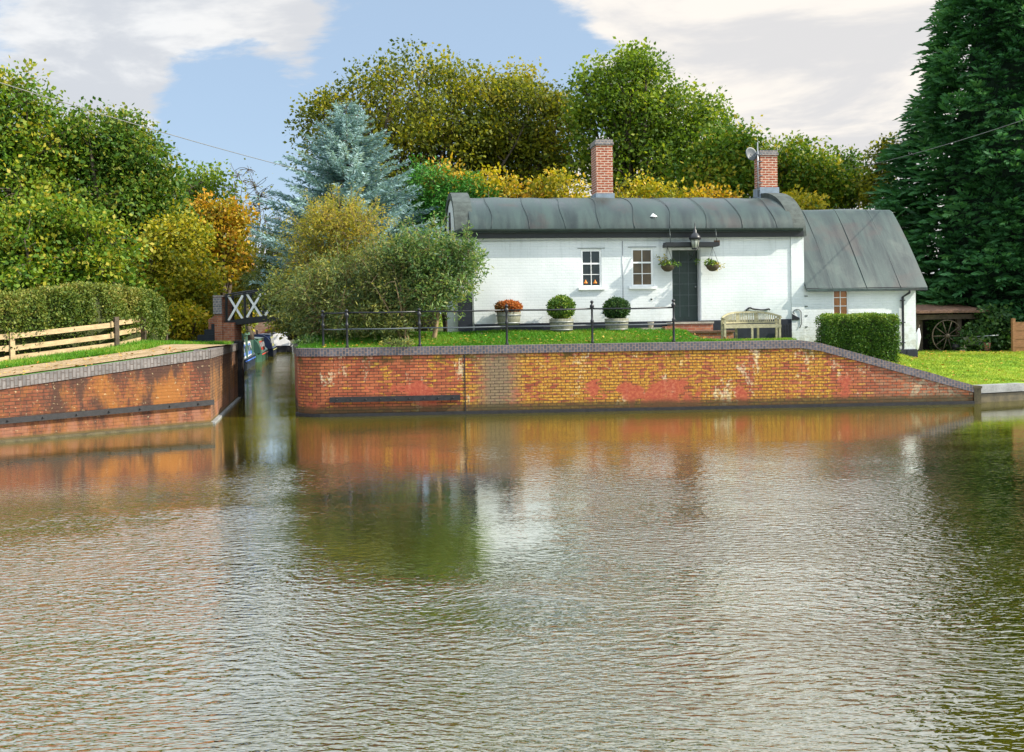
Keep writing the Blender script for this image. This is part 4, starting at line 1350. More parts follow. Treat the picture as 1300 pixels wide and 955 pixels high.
for i in range(16):
    for k in (0, nn - 1):
        a = i * nn + k; er.add([vs[a], vs[a + nn], vs[LB_ + a + nn], vs[LB_ + a]], [(0, 1, 2, 3)])
er_o = er.build('extension_roof', M['roof'], cot, fix=False)
for i in range(3):
    sm_ = MB(); u = UR + 0.8 + i * 1.05; sm_.tube([(u, v, z + 0.006) for v, z, s_ in ip], 0.008, 5); sm_.build('roof_seam', M['roof'], er_o)
ef = MB(); ef.box(UR + 0.01, EU1 + 0.22, -0.19, -0.15, hz(3.045), hz(3.15)); ef.build('extension_fascia', M['black'], cot)
dp = MB(); q0_ = H(1153, 372, -0.08); q1_ = H(1146.5, 378, -0.08); 
dp.tube([(q0_[0], -0.17, hz(3.04)), (q0_[0], -0.15, hz(2.98)), (q1_[0], -0.06, hz(2.86)), (q1_[0], -0.06, hz(1.35)), (q1_[0] - 0.06, -0.07, hz(1.26)), (q1_[0] - 0.45, -0.10, hz(1.18))], 0.035, 8)
for z in (2.75, 2.1, 1.5): dp.box(q1_[0] - 0.055, q1_[0] + 0.055, -0.10, -0.002, hz(z), hz(z) + 0.03)
dp.build('downpipe', M['black'], cot)
ep = MB(); ep.box(H(1135, 440)[0], EU1 + 0.01, -0.03, 0.1, ZB, hz(1.32)); ep.box(EU1 - 0.3, EU1 + 0.03, -0.04, ED, ZB, hz(1.30)); ep.build('extension_plinth', M['plinth'], cot)
# pipe loop, bracket and cleats on the corner of the cottage
pu, pz = H(1012, 398)
pm_ = MB(); pm_.tube([(pu - 0.10, -0.05, pz - 0.02)] + [(pu - 0.02 + 0.12 * math.sin(k * PI / 10 - PI / 2) , -0.05, pz + 0.02 + 0.10 * math.cos(k * PI / 10 - PI / 2)) for k in range(11)] + [(pu + 0.11, -0.05, pz - 0.3), (pu + 0.05, -0.05, pz - 0.42)], 0.012, 6)
pm_.build('water_pipe', M['dish'], cot)
bm_ = MB(); bu, bz_ = H(1009, 404); bm_.prism([(bu - 0.10, -0.06, bz_ + 0.12), (bu - 0.10, -0.06, bz_ - 0.06), (bu + 0.12, -0.06, bz_ - 0.05), (bu + 0.12, -0.06, bz_)], (0, 0.05, 0)); bm_.build('corner_bracket', M['black'], cot)
cl = MB()
for py in (376, 389, 401, 415):
    a = H(1023, py); cl = MB(); cl.box(a[0] - 0.05, a[0] + 0.05, -0.02, -0.002, a[1] - 0.012, a[1] + 0.012); cl.build('wall_cleat', M['gutter'], cot)
lf = MB(); a = H(997, 418, -0.1)
for k in range(4): lf.box(a[0] - 0.13 + k * 0.08, a[0] - 0.11 + k * 0.08, -0.14, -0.12, hz(1.72), hz(2.12))
for k in range(3): lf.box(a[0] - 0.14, a[0] + 0.16, -0.16, -0.142, hz(1.80) + k * 0.14, hz(1.82) + k * 0.14)
o = lf.build('iron_grille', M['black']); o.location = HO; o.rotation_euler = (0, 0, HA); tag(o, 'small black iron grille against the cottage plinth right of the bench', 'grille')

# ------------------------------------------------------------------ things on the cottage front
# lantern over the door
lt_ = empty('wall_lantern', HW(H(882, 300, -0.5)[0], -0.52, hz(4.30)), HA); tag(lt_, 'black lantern with glazed sides hanging over the cottage door', 'lantern')
m_ = MB(); m_.lathe((0, 0, 0), [(0.085, 0.0), (0.125, 0.24)], 4 * 3); m_.build('lantern_glass', M['glass_lamp'], lt_)
m_ = MB(); m_.lathe((0, 0, 0), [(0.16, 0.245), (0.175, 0.27), (0.15, 0.33), (0.09, 0.40), (0.05, 0.44), (0.05, 0.50), (0.02, 0.53), (0.012, 0.68), (0.002, 0.74)], 12); m_.build('lantern_roof', M['black'], lt_)
m_ = MB(); m_.lathe((0, 0, 0), [(0.09, -0.03), (0.10, 0.0)], 12)
for k in range(6):
    t = 2 * PI * k / 6; m_.bar((0.09 * math.cos(t), 0.09 * math.sin(t), 0), (0.13 * math.cos(t), 0.13 * math.sin(t), 0.245), 0.012, 0.012)
m_.build('lantern_frame', M['black'], lt_)
m_ = MB(); m_.tube([(0, 0, -0.03), (-0.02, 0.08, -0.20), (0.0, 0.28, -0.26), (0, 0.5, -0.12)], 0.013, 6)
m_.tube([(0, 0.48, -0.30), (0.0, 0.30, -0.27), (0.03, 0.18, -0.20)], 0.010, 6); m_.build('lantern_bracket', M['black'], lt_)


def hanging(px, py, label, mats, seed):
    u, z = H(px, py, -0.25)
    t = empty('hanging_basket', HW(u, -0.27, z), HA); tag(t, label, 'hanging basket', 'hanging baskets by the door')
    b_ = MB(); b_.lathe((0, 0, 0), [(0.03, -0.17), (0.10, -0.15), (0.17, -0.08), (0.20, 0.0), (0.19, 0.01)], 16); b_.build('basket', M['basket'], t)
    c_ = MB()
    for k in range(3):
        a_ = 2 * PI * k / 3; c_.tube([(0.19 * math.cos(a_), 0.19 * math.sin(a_), 0), (0, 0, 0.52)], 0.005, 4)
    c_.tube([(0, 0, 0.52), (0, 0.02, 0.60), (0, 0.27, 0.62)], 0.012, 5); c_.build('chain', M['black'], t)
    cs = np.array([(RNG.normal() * 0.11, RNG.normal() * 0.10, 0.04 + abs(RNG.normal()) * 0.04) for k in range(16)])
    leaf_cloud('plant', cs, 22, 0.09, 0.055, L[mats[0]], t, 0.8)
    tr = []
    for k in range(5):
        sx = (-1 if seed == 0 else 1) * RNG.uniform(0.05, 0.3); 
        for j in range(5): tr.append((sx * (0.6 + j * 0.12), -0.05, (0.05 + 0.05 * j) if seed == 0 else (0.03 - 0.045 * j * RNG.random())))
    leaf_cloud('flowers', np.array(tr), 6, 0.05, 0.045, L[mats[1]], t, 1.0)


hanging(847.5, 337.5, 'hanging basket of trailing plants left of the cottage door', ('box', 'willow'), 0)
hanging(904.5, 337, 'hanging basket of trailing plants right of the cottage door', ('box', 'yellow'), 1)

# wrought ornament above the bench
a = H(947, 394, -0.02); b = H(976, 393, -0.02)
m_ = MB(); pts = []
for k in range(17):
    t = k / 16; pts.append((a[0] + (b[0] - a[0]) * t, -0.04, a[1] + 0.02 * math.sin(t * 2 * PI) + (0.05 * math.exp(-((t - 0.15) / 0.10) ** 2)) + 0.03 * t))
pts = [(a[0] + 0.09, -0.04, a[1] - 0.03), (a[0], -0.04, a[1] - 0.05)] + pts + [(b[0] + 0.02, -0.04, b[1] - 0.02)]
m_.tube(pts, 0.026, 6); o = m_.build('wrought_iron_ornament', M['black']); o.location = HO; o.rotation_euler = (0, 0, HA)
tag(o, 'black wavy iron ornament fixed to the white wall above the bench', 'wall ornament')

# steps up to the door
t_ = empty('door_steps', HO, HA); tag(t_, 'brick steps with stone treads below the cottage door', 'steps')
m_ = MB(); m_.box(5.95, 7.15, -0.50, -0.03, hz(1.3), hz(2.18)); m_.build('upper_riser', M['step_brick'], t_)
m_ = MB(); m_.box(5.93, 7.17, -0.53, -0.03, hz(2.182), hz(2.235)); m_.build('upper_tread', M['stone'], t_)
m_ = MB(); m_.box(6.05, 7.55, -1.05, -0.505, hz(1.3), hz(1.93)); m_.build('lower_riser', M['step_brick'], t_)
m_ = MB(); m_.box(6.02, 7.58, -1.09, -0.505, hz(1.932), hz(1.985)); m_.build('lower_tread', M['rust'], t_)
t_ = empty('low_garden_wall', HO, HA); tag(t_, 'low brick garden wall with stone slabs left of the door steps', 'wall')
m_ = MB(); m_.box(5.15, 5.85, -0.75, -0.4, hz(1.3), hz(2.03)); m_.box(5.60, 5.90, -1.05, -0.752, hz(1.3), hz(2.12)); m_.build('brickwork', M['step_brick'], t_)
m_ = MB(); m_.box(5.0, 5.88, -0.80, -0.38, hz(2.033), hz(2.09)); m_.box(4.7, 5.2, -1.0, -0.82, hz(1.96), hz(2.01)); m_.build('slab', M['stone'], t_)
m_ = MB(); m_.lathe((0, 0, 0), [(0.05, 0), (0.07, 0.02), (0.08, 0.13), (0.09, 0.135), (0.09, 0.16), (0.07, 0.16)], 14); o = m_.build('stone_pot', M['stone']); o.location = HW(5.32, -0.6, hz(2.092)); tag(o, 'small grey stone pot on the low brick wall by the steps', 'pot')
t_ = empty('paving_edge', HO, HA); tag(t_, 'strip of broken stone paving at the foot of the cottage wall', 'paving')
for k in range(12):
    m_ = MB(); u = 0.5 + k * 0.36 + RNG.normal() * 0.02; m_.box(u, u + 0.33, -0.42 - 0.03 * RNG.random(), -0.06, hz(1.9), hz(2.02) + 0.02 * RNG.random()); m_.build('slab', M['stone'], t_)


# ------------------------------------------------------------------ potted shrubs
def potted(px, py_top, py_bot, label, mat, r, tubmat='tub'):
    d = 27.0 if px < 700 else 27.12
    base = P(px, py_bot, d)
    t = empty('potted_shrub', (base.x, base.y, base.z)); tag(t, label, 'potted shrub', 'potted shrubs along the cottage wall')
    hgt = 0.36
    m_ = MB(); m_.lathe((0, 0, 0), [(0.27, 0.0), (0.30, 0.05), (0.315, 0.15), (0.335, hgt), (0.31, hgt), (0.30, hgt - 0.05)], 24); m_.build('tub', M[tubmat], t)
    m_ = MB()
    for z, r_ in ((0.06, 0.306), (0.27, 0.332)): m_.lathe((0, 0, 0), [(r_ - 0.004, z - 0.02), (r_ + 0.004, z - 0.02), (r_ + 0.006, z + 0.02), (r_ - 0.002, z + 0.02)], 24)
    m_.build('tub_hoop', M['hoop'], t)
    m_ = MB(); m_.tube([(0, 0, hgt - 0.1), (0, 0, hgt + 0.25)], 0.03, 6)
    zc = (P(px, py_top, d).z - base.z + hgt) / 2; rz = (P(px, py_top, d).z - base.z - hgt) / 2 + 0.02
    m_.lathe((0, 0, zc), [(0.01, -rz * 0.8), (r * 0.7, -rz * 0.5), (r * 0.8, 0), (r * 0.65, rz * 0.5), (0.01, rz * 0.8)], 12)
    m_.build('stem', M['old_wood'], t)
    K = 900; dd = rand_unit(K); 
    ex_ = 0.88 + 0.10 * RNG.random(K)
    # slightly squared ball
    q = np.sign(dd) * np.abs(dd) ** 0.85; q = q / np.linalg.norm(q, axis=1)[:, None] * (1 + 0.06 * (np.abs(dd[:, 2:3]) < 0.5))
    cs = q * np.array([r, r, rz]) * ex_[:, None] + np.array([0, 0, zc])
    hue = np.clip(0.5 + 0.4 * q[:, 0] + 0.2 * q[:, 2] + RNG.normal(size=K) * 0.15, 0, 1) if mat == 'box_red' else None
    leaf_cloud('foliage', cs, 9, 0.05, 0.045, L[mat], t, 1.0, hue)


potted(646, 384, 413, 'red and bronze tinged clipped shrub in a pale round tub, leftmost of the three', 'box_red', 0.33)
potted(713, 377, 421.5, 'mid green clipped ball shrub in a weathered round tub, middle of the three', 'box', 0.34)
potted(783, 379.5, 421, 'dark green clipped ball shrub in a weathered round tub below the right window', 'box_dark', 0.33)


# ------------------------------------------------------------------ railing on the quay
def yq(x): return 24.76 + (x + 4.62) * 0.04 + 0.30


rail = empty('quay_railing', (0, 0, 0)); tag(rail, 'black iron railing with ball topped posts along the quay coping', 'railing')
posts = []
for px in (405, 440, 532, 643.5, 753.5, 859):
    d = 25.1
    x = (px - 650) * d / F
    y = yq(x) + 0.12 + (0.5 if px < 430 else 0)
    posts.append((x, y))
for i, (x, y) in enumerate(posts):
    hh = 1.13 if i in (4, 5) else (1.06 if i == 3 else 1.0)
    m_ = MB(); m_.lathe((0, 0, 0), [(0.05, 0), (0.045, 0.06), (0.030, 0.10), (0.028, 0.55), (0.045, 0.58), (0.045, 0.62), (0.028, 0.65), (0.026, hh - 0.22), (0.055, hh - 0.17), (0.058, hh - 0.13), (0.03, hh - 0.09), (0.022, hh - 0.07)] +
                 [(0.022 + 0.026 * math.sin(PI * k / 6), hh - 0.07 + 0.075 * k / 6) for k in range(1, 6)] + [(0.004, hh + 0.01)], 12)
    o = m_.build('post', M['black'], rail); o.location = (x, y, 1.70)
for (z, r_, nm, mt_) in ((1.70 + 0.92, 0.020, 'top_rail', 'black'), (1.70 + 0.50, 0.016, 'lower_rail', 'dish')):
    for i in range(len(posts) - 1):
        (xa, ya), (xb, yb) = posts[i], posts[i + 1]
        m_ = MB(); m_.tube([(xa, ya, z), ((xa + xb) / 2, (ya + yb) / 2, z - 0.012), (xb, yb, z)], r_, 8); m_.build(nm, M[mt_], rail)


# ------------------------------------------------------------------ curved bench
def bench():
    bx, by = P(951.5, 432, 26.35).x, 26.35
    t = empty('garden_bench', (bx, by, 1.70), R(4)); tag(t, 'weathered wooden banana shaped garden bench with a slatted curved back against the cottage wall', 'bench')
    Wd_ = 0.80

    def cur(s_):   # s -1..1 -> plan y (ends come forward)
        return 0.22 - 0.42 * (abs(s_) ** 2.4)
    xs = [-1 + 2 * k / 24 for k in range(25)]
    seat = MB()
    ft = [(s_ * Wd_ * 0.96, -0.30 + 0.10 * (1 - s_ * s_) * 0.6 - 0.0) for s_ in xs]; bk = [(s_ * Wd_ * 0.96, cur(s_) - 0.03) for s_ in xs]
    for q in range(5):
        a_ = [(f[0], f[1] + (b_[1] - f[1]) * (q / 5) + 0.004, 0.425) for f, b_ in zip(ft, bk)]; b2 = [(f[0], f[1] + (b_[1] - f[1]) * ((q + 0.86) / 5), 0.425) for f, b_ in zip(ft, bk)]
        seat.arch(a_, b2, (0, 0, 0.025))
    seat.build('seat', M['bench_wood'], t)
    ap_ = MB(); ap_.arch([(f[0], f[1] - 0.012, 0.35) for f in ft], [(f[0], f[1] + 0.012, 0.35) for f in ft], (0, 0, 0.073)); ap_.build('apron', M['bench_wood'], t)

    def ztop(s_): return 0.80 - 0.14 * abs(s_) ** 3.2
    tr = MB(); tr.arch([(s_ * Wd_, cur(s_) - 0.03, ztop(s_) - 0.05) for s_ in xs], [(s_ * Wd_, cur(s_) + 0.03, ztop(s_) - 0.05) for s_ in xs], (0, 0, 0.05)); tr.build('top_rail', M['bench_wood'], t)
    lr = MB(); lr.arch([(s_ * Wd_ * 0.98, cur(s_) - 0.02, 0.475) for s_ in xs], [(s_ * Wd_ * 0.98, cur(s_) + 0.02, 0.475) for s_ in xs], (0, 0, 0.04)); lr.build('lower_rail', M['bench_wood'], t)
    for k in range(34):
        s_ = -0.97 + 1.94 * k / 33
        m_ = MB(); x = s_ * Wd_ * 0.99; y = cur(s_)
        w_ = 0.03 if k in (0, 33, 11, 22) else 0.013
        m_.box(x - w_, x + w_, y - 0.008, y + 0.008, 0.517, ztop(s_) - 0.052); m_.build('back_slat', M['bench_wood'], t)
    for (x, y, zt) in ((-0.74, -0.26, 0.60), (0.74, -0.26, 0.60), (0.0, -0.235, 0.35), (-0.74, 0.0, 0.60), (0.74, 0.0, 0.60), (-0.3, 0.2, 0.42), (0.3, 0.2, 0.42)):
        m_ = MB(); m_.box(x - 0.026, x + 0.026, y - 0.026, y + 0.026, 0, zt if y < 0.1 else 0.42); m_.build('leg', M['bench_wood'], t)
    for s_ in (-1, 1):
        m_ = MB(); m_.box(s_ * 0.76 - 0.03, s_ * 0.76 + 0.03, -0.32, cur(1) + 0.16, 0.602, 0.63); m_.build('arm', M['bench_wood'], t)


bench()


# ================================================================== LOCK FOOTBRIDGE AND BOATS
ab = empty('bridge_abutment', (0, 0, 0)); tag(ab, 'brick stair parapet with dark steps climbing to the black footbridge over the lock', 'abutment')
dA = 33.2
def ax(px): return (px - 650) * dA / F
m_ = MB()
xa, xb, xc, xd = ax(254.5), ax(273), ax(283), ax(296)
zt1, zt2 = P(260, 405, dA).z, P(278, 377, dA).z
poly = [(xa, 34.1, 1.3), (xb + 0.08, 34.1, 1.3), (xb + 0.08, 34.1, zt2 - 0.05), (xb - 0.05, 34.1, zt2 - 0.35), (xb - 0.15, 34.1, zt2 - 0.52), (xb - 0.28, 34.1, zt1 + 0.12), (xb - 0.40, 34.1, zt1 + 0.02), (xa, 34.1, zt1)]
m_.prism(poly, (0, 0.3, 0)); m_.box(xb + 0.01, xd + 0.05, 33.2, 34.08, 1.3, P(278, 410, dA).z); m_.box(xb + 0.01, xc, 33.15, 34.5, 1.3, zt2 + 0.0); m_.build('brickwork', M['step_brick'], ab)
m_ = MB(); m_.box(xb - 0.02, xc + 0.03, 33.12, 34.53, zt2 + 0.003, zt2 + 0.05); m_.box(xb - 0.01, xc + 0.01, 33.10, 33.147, zt2 - 0.58, zt2 - 0.02); m_.build('coping', M['blue_brick'], ab)
m_ = MB()
for k in range(4):
    z0 = 1.70 + 0.18 * k; x0 = ax(241) + 0.24 * k
    m_.box(x0, xb, 33.25, 34.05, z0 - (0.4 if k == 0 else 0.0) + 0.002, z0 + 0.18)
m_.build('stair', M['plinth'], ab)
ab2 = empty('bridge_abutment', (0, 0, 0)); tag(ab2, 'brick footbridge abutment on the right side of the lock behind the bushes', 'abutment')
m_ = MB(); m_.box(-6.95, -5.9, 33.3, 34.4, 1.2, 2.30); m_.build('brickwork', M['step_brick'], ab2)
m_ = MB(); m_.box(-6.98, -5.88, 33.27, 34.43, 2.303, 2.37); m_.build('coping', M['blue_brick'], ab2)

fb = empty('lock_footbridge', (0, 0, 0)); tag(fb, 'black iron footbridge with white painted diagonal crosses spanning the lock', 'footbridge')
bx0, bx1 = ax(285), -6.5
dz_ = P(300, 408, dA).z
def deck(t): return dz_ - 0.02 + 0.16 * math.sin(PI * t)
m_ = MB()
for yy in (33.35, 34.15):
    m_.arch([(bx0 + (bx1 - bx0) * k / 16, yy, deck(k / 16) + 0.03) for k in range(17)], [(bx0 + (bx1 - bx0) * k / 16, yy, deck(k / 16) - 0.16) for k in range(17)], (0, 0.05, 0))
m_.build('girder', M['black'], fb)
m_ = MB(); m_.arch([(bx0 + (bx1 - bx0) * k / 16, 33.403, deck(k / 16) + 0.03) for k in range(17)], [(bx0 + (bx1 - bx0) * k / 16, 33.403, deck(k / 16) - 0.03) for k in range(17)], (0, 0.745, 0)); m_.build('deck', M['timber_black'], fb)
nb = 5
for yy in (33.375, 34.175):
    for i in range(nb + 1):
        x = bx0 + 0.04 + (bx1 - bx0 - 0.08) * i / nb; t = i / nb
        m_ = MB(); m_.box(x - 0.035, x + 0.035, yy - 0.03, yy + 0.03, deck(t), deck(t) + 0.92); m_.build('railing_post', M['black'], fb)
    m_ = MB(); m_.tube([(bx0 + (bx1 - bx0) * k / 16, yy, deck(k / 16) + 0.92) for k in range(17)], 0.028, 6); m_.tube([(bx0 + (bx1 - bx0) * k / 16, yy, deck(k / 16) + 0.84) for k in range(17)], 0.014, 6); m_.build('handrail', M['black'], fb)
    for i in range(nb if yy < 34 else 0):
        xa_ = bx0 + 0.1 + (bx1 - bx0 - 0.08) * i / nb; xb_ = bx0 - 0.02 + (bx1 - bx0 - 0.08) * (i + 1) / nb
        z0, z1 = deck(i / nb) + 0.05, deck((i + 1) / nb) + 0.80
        m_ = MB(); m_.bar((xa_, yy, z0), (xb_, yy, z1), 0.018, 0.075); m_.bar((xa_, yy + 0.022, z1), (xb_, yy + 0.022, z0), 0.018, 0.075); m_.build('cross_brace', M['wpaint'], fb)


def narrowboat(d0, length, label, hull_c, cabin_c, panel_c, roof_c, cover=None, cab_h=1.5, frame=False, off=0.0):
    """moored along the left bank; origin at the waterline of the near right corner, x across, y along"""
    x0 = -14.2 - 0.2 * (d0 - 52) + off
    t = empty('narrowboat', (x0, d0, 0), math.atan2(0.2, 1.0)); tag(t, label, 'narrowboat', 'narrowboats moored beyond the lock')
    Wb = 2.08
    mk = lambda n_, c: plain(n_, c, 0.35, 0.15, 3, spec=0.5)
    m_ = MB()
    # hull: counter stern near camera rounded, straight sides, pointed bow far
    plan = [(-Wb, 0.5), (-Wb * 0.85, 0.12), (-Wb * 0.5, 0.0), (-Wb * 0.15, 0.12), (0, 0.5), (0, length - 2.6), (-0.25, length - 1.3), (-Wb / 2, length), (-Wb + 0.25, length - 1.3), (-Wb, length - 2.6)]
    vs = []
    for z, k in ((-0.3, 0.97), (0.12, 1.0), (0.50, 1.0), (0.60, 1.01)):
        for (x, y) in plan: vs.append(((x + Wb / 2) * k - Wb / 2, y, z + (0.35 * smooth(length - 3.5, length, y) if z > 0.3 else 0)))
    n_ = len(plan); fs = []
    for r_ in range(3):
        for i in range(n_): fs.append((r_ * n_ + i, r_ * n_ + (i + 1) % n_, (r_ + 1) * n_ + (i + 1) % n_, (r_ + 1) * n_ + i))
    fs.append(tuple(3 * n_ + i for i in range(n_)))
    m_.add(vs, fs); m_.build('hull', mk('hull_paint', hull_c), t)
    m_ = MB(); cy0, cy1 = 1.2, length - 3.0
    m_.prism([(-0.12, cy0, 0.58), (-0.26, cy0, cab_h), (-Wb / 2, cy0, cab_h + 0.06), (-Wb + 0.26, cy0, cab_h), (-Wb + 0.12, cy0, 0.58)], (0, cy1 - cy0, 0)); m_.build('cabin', mk('cabin_paint', cabin_c), t)
    m_ = MB(); m_.prism([(-0.20, cy0 - 0.06, cab_h + 0.003), (-0.20, cy0 - 0.06, cab_h + 0.03), (-Wb / 2, cy0 - 0.06, cab_h + 0.10), (-Wb + 0.20, cy0 - 0.06, cab_h + 0.03), (-Wb + 0.20, cy0 - 0.06, cab_h + 0.003), (-Wb / 2, cy0 - 0.06, cab_h + 0.065)], (0, cy1 - cy0 + 0.12, 0))
    rfo = m_.build('cabin_roof', mk('roof_paint', roof_c), t)
    m_ = MB(); m_.lathe((-Wb / 2 - 0.3, 3.2, cab_h + 0.06), [(0.07, 0), (0.065, 0.28), (0.085, 0.30), (0.085, 0.34)], 10); m_.build('chimney_stack', M['black'], rfo)
    pnl = mk('panel_paint', panel_c)
    np_ = 5
    for k in range(np_):
        ya = cy0 + 0.5 + (cy1 - cy0 - 0.6) * k / np_; yb = ya + (cy1 - cy0) / np_ * 0.55
        m_ = MB(); sl_ = 0.14 / (cab_h - 0.58)
        def sx(z): return -0.12 - sl_ * (z - 0.58) + 0.012
        z0, z1 = 0.72, cab_h - 0.15
        m_.add([(sx(z0), ya - 0.12, z0), (sx(z0), yb + 0.12, z0), (sx(z1), yb + 0.12, z1), (sx(z1), ya - 0.12, z1)], [(0, 1, 2, 3)]); pa_ = m_.build('side_panel', pnl, t)
        m_ = MB(); z0, z1 = 0.92, cab_h - 0.25
        m_.add([(sx(z0) + 0.01, ya, z0), (sx(z0) + 0.01, yb, z0), (sx(z1) + 0.01, yb, z1), (sx(z1) + 0.01, ya, z1)], [(0, 1, 2, 3)]); m_.build('window', M['glass'], pa_)
    m_ = MB(); m_.tube([(0.015, 0.7, 0.48), (0.02, length - 2.6, 0.48)], 0.035, 6); m_.build('rubbing_strake', mk('strake_paint', panel_c), t)
    if frame:
        m_ = MB()
        for (x, y) in ((-0.10, 0.5), (-Wb + 0.10, 0.5), (-0.10, 3.5), (-0.10, 8.4), (-Wb + 0.10, 8.4)): m_.box(x - 0.06, x + 0.06, y - 0.06, y + 0.06, 0.55, 1.86)
        m_.box(-Wb + 0.05, -0.02, 0.3, 8.6, 1.863, 2.0); m_.build('wheel_shelter', mk('shelter_paint', (0.10, 0.19, 0.13)), t)
    if cover:
        m_ = MB(); pr = [(-Wb / 2 + 0.98 * math.cos(PI * k / 10), 0.58 + 1.15 * math.sin(PI * k / 10)) for k in range(11)]
        m_.prism([(x, 0.15, z) for x, z in pr], (0, 1.5, 0)); m_.build('canvas_cover', mk('canvas', cover), t)
    return t


narrowboat(50.5, 12, 'nearest moored narrowboat with blue and white side panels under a green canopy frame', (0.02, 0.03, 0.05), (0.70, 0.70, 0.66), (0.05, 0.16, 0.55), (0.20, 0.25, 0.24), frame=True, off=0.15)
narrowboat(64, 11, 'green moored narrowboat with red trim behind the nearest one', (0.03, 0.08, 0.05), (0.10, 0.20, 0.12), (0.50, 0.05, 0.03), (0.10, 0.14, 0.12), cover=(0.03, 0.08, 0.06), off=0.3)
narrowboat(76.5, 10, 'dark navy moored narrowboat behind the green and red one', (0.012, 0.016, 0.03), (0.03, 0.05, 0.12), (0.35, 0.35, 0.10), (0.03, 0.03, 0.05), cover=(0.02, 0.03, 0.08), off=0.5, cab_h=1.65)
narrowboat(88, 9, 'farthest moored narrowboat with a pale canvas cover by the brick bridge', (0.012, 0.012, 0.015), (0.02, 0.02, 0.03), (0.5, 0.5, 0.45), (0.35, 0.35, 0.35), cover=(0.75, 0.73, 0.72), off=1.6, cab_h=1.7)

# far arched road bridge
br = empty('arch_bridge', (-24.3, 101, 0), R(-4)); tag(br, 'distant brick arched bridge over the canal beyond the boats', 'bridge')
m_ = MB(); n = 24
ring_o = []; 
xl, xr, ac, ar, ah = -7.0, 9.0, 1.0, 3.0, 2.1
top = lambda x: 3.0 + 0.55 * math.exp(-((x - ac) / 5.0) ** 2)
outer = [(ac - ar + 2 * ar * k / n, 0, top(ac - ar + 2 * ar * k / n)) for k in range(n + 1)]
inner = [(ac - ar * math.cos(PI * k / n), 0, 0.2 + (ah) * math.sin(PI * k / n)) for k in range(n + 1)]
outer = [(p[0], 0, top(p[0])) for p in inner]
m_.arch(outer, inner, (0, 4.5, 0)); m_.build('arch_face', M['far_brick'], br)
m_ = MB()
for (xa_, xb_) in ((xl, ac - ar), (ac + ar, xr)):
    m_.prism([(xa_, 0, -1), (xb_, 0, -1), (xb_, 0, top(xb_)), ((xa_ + xb_) / 2, 0, top((xa_ + xb_) / 2)), (xa_, 0, top(xa_))], (0, 4.5, 0))
m_.build('abutment', M['far_brick'], br)
m_ = MB(); m_.arch([(xl + (xr - xl) * k / n, -0.06, top(xl + (xr - xl) * k / n) + 0.22) for k in range(n + 1)], [(xl + (xr - xl) * k / n, -0.06, top(xl + (xr - xl) * k / n) + 0.003) for k in range(n + 1)], (0, 0.45, 0)); m_.build('parapet_coping', M['stone'], br)
m_ = MB(); m_.arch([(p[0] * 1.0, -0.05, p[2] + 0.0) for p in inner], [(ac - ar * 1.08 * math.cos(PI * k / n), -0.05, 0.2 + (ah + 0.28) * math.sin(PI * k / n)) for k in range(n + 1)], (0, 0.045, 0)); m_.build('arch_ring', M['step_brick'], br)

# ================================================================== LEFT BANK FENCE AND HEDGE
fe = empty('timber_fence', (0, 0, 0)); tag(fe, 'pale timber post and rail fence with three rails in front of the left hedge', 'fence')
FD = Vector((1.93, 2.0)).normalized(); FB = Vector((-10.55, 26.0))
fposts = [FB - FD * k for k in (7.6, 5.1, 2.62, 0)]
fposts2 = [FB, Vector((-10.80, 28.6)), Vector((-11.08, 31.2))]
allp = fposts + fposts2[1:]
for i, p in enumerate(allp):
    z = hL(p.x, p.y); m_ = MB(); m_.box(-0.055, 0.055, -0.055, 0.055, -0.3, 0.74 if i != 3 else 0.84); o = m_.build('fence_post', M['rail_wood'] if i < 3 else M['old_wood'], fe); o.location = (p.x + 0.08, p.y + 0.08, z); o.rotation_euler = (0, 0, R(46) if i < 4 else 0)
for h_ in (0.08, 0.36, 0.65):
    for i in range(len(allp) - 1):
        a, b = allp[i], allp[i + 1]; a3 = Vector((a.x, a.y, hL(a.x, a.y) + h_ + 0.015 * RNG.normal())); b3 = Vector((b.x, b.y, hL(b.x, b.y) + h_ + 0.015 * RNG.normal()))
        d = (b3 - a3).normalized()
        m_ = MB(); m_.bar(a3 - d * 0.06 + Vector((0, -0.001 * i, 0)), b3 + d * 0.06, 0.035, 0.125); m_.build('fence_rail', M['rail_wood'], fe)

M['hedge_core'] = plain('hedge_dark_core', (0.045, 0.055, 0.015), 0.9, 0.6, 14, bump=0.8)  # solid dark mesh filling the hedge behind its leaves
he = empty('clipped_hedge', (-11, 26, 1.6)); tag(he, 'long rounded clipped hedge behind the timber fence on the left bank', 'hedge')
hpts = [(-19.5, 18.2), (-16.5, 21.0), (-14.3, 23.2), (-12.5, 25.1), (-11.55, 26.4), (-11.40, 28.5), (-11.60, 30.5), (-11.7, 31.4)]
htop = [2.75, 2.80, 2.93, 3.20, 3.42, 3.42, 3.33, 3.10]
HPv = [Vector(p) for p in hpts]
def hedge_sample(t):
    k = min(len(HPv) - 2, int(t)); f_ = t - k
    p = HPv[k].lerp(HPv[k + 1], f_); d = (HPv[k + 1] - HPv[k]).normalized(); nn = Vector((-d.y, d.x))
    return p, nn, htop[k] * (1 - f_) + htop[k + 1] * f_
def hedge_prof(a, w_, h_):   # a 0..1 round the section from front foot over the top to back foot
    s_ = PI * a; e = 0.42
    return (-w_ * math.copysign(abs(math.cos(s_)) ** e, math.cos(s_)), h_ * abs(math.sin(s_)) ** e)
K = 12000; hb = np.empty((K, 3)); hue = np.empty(K)
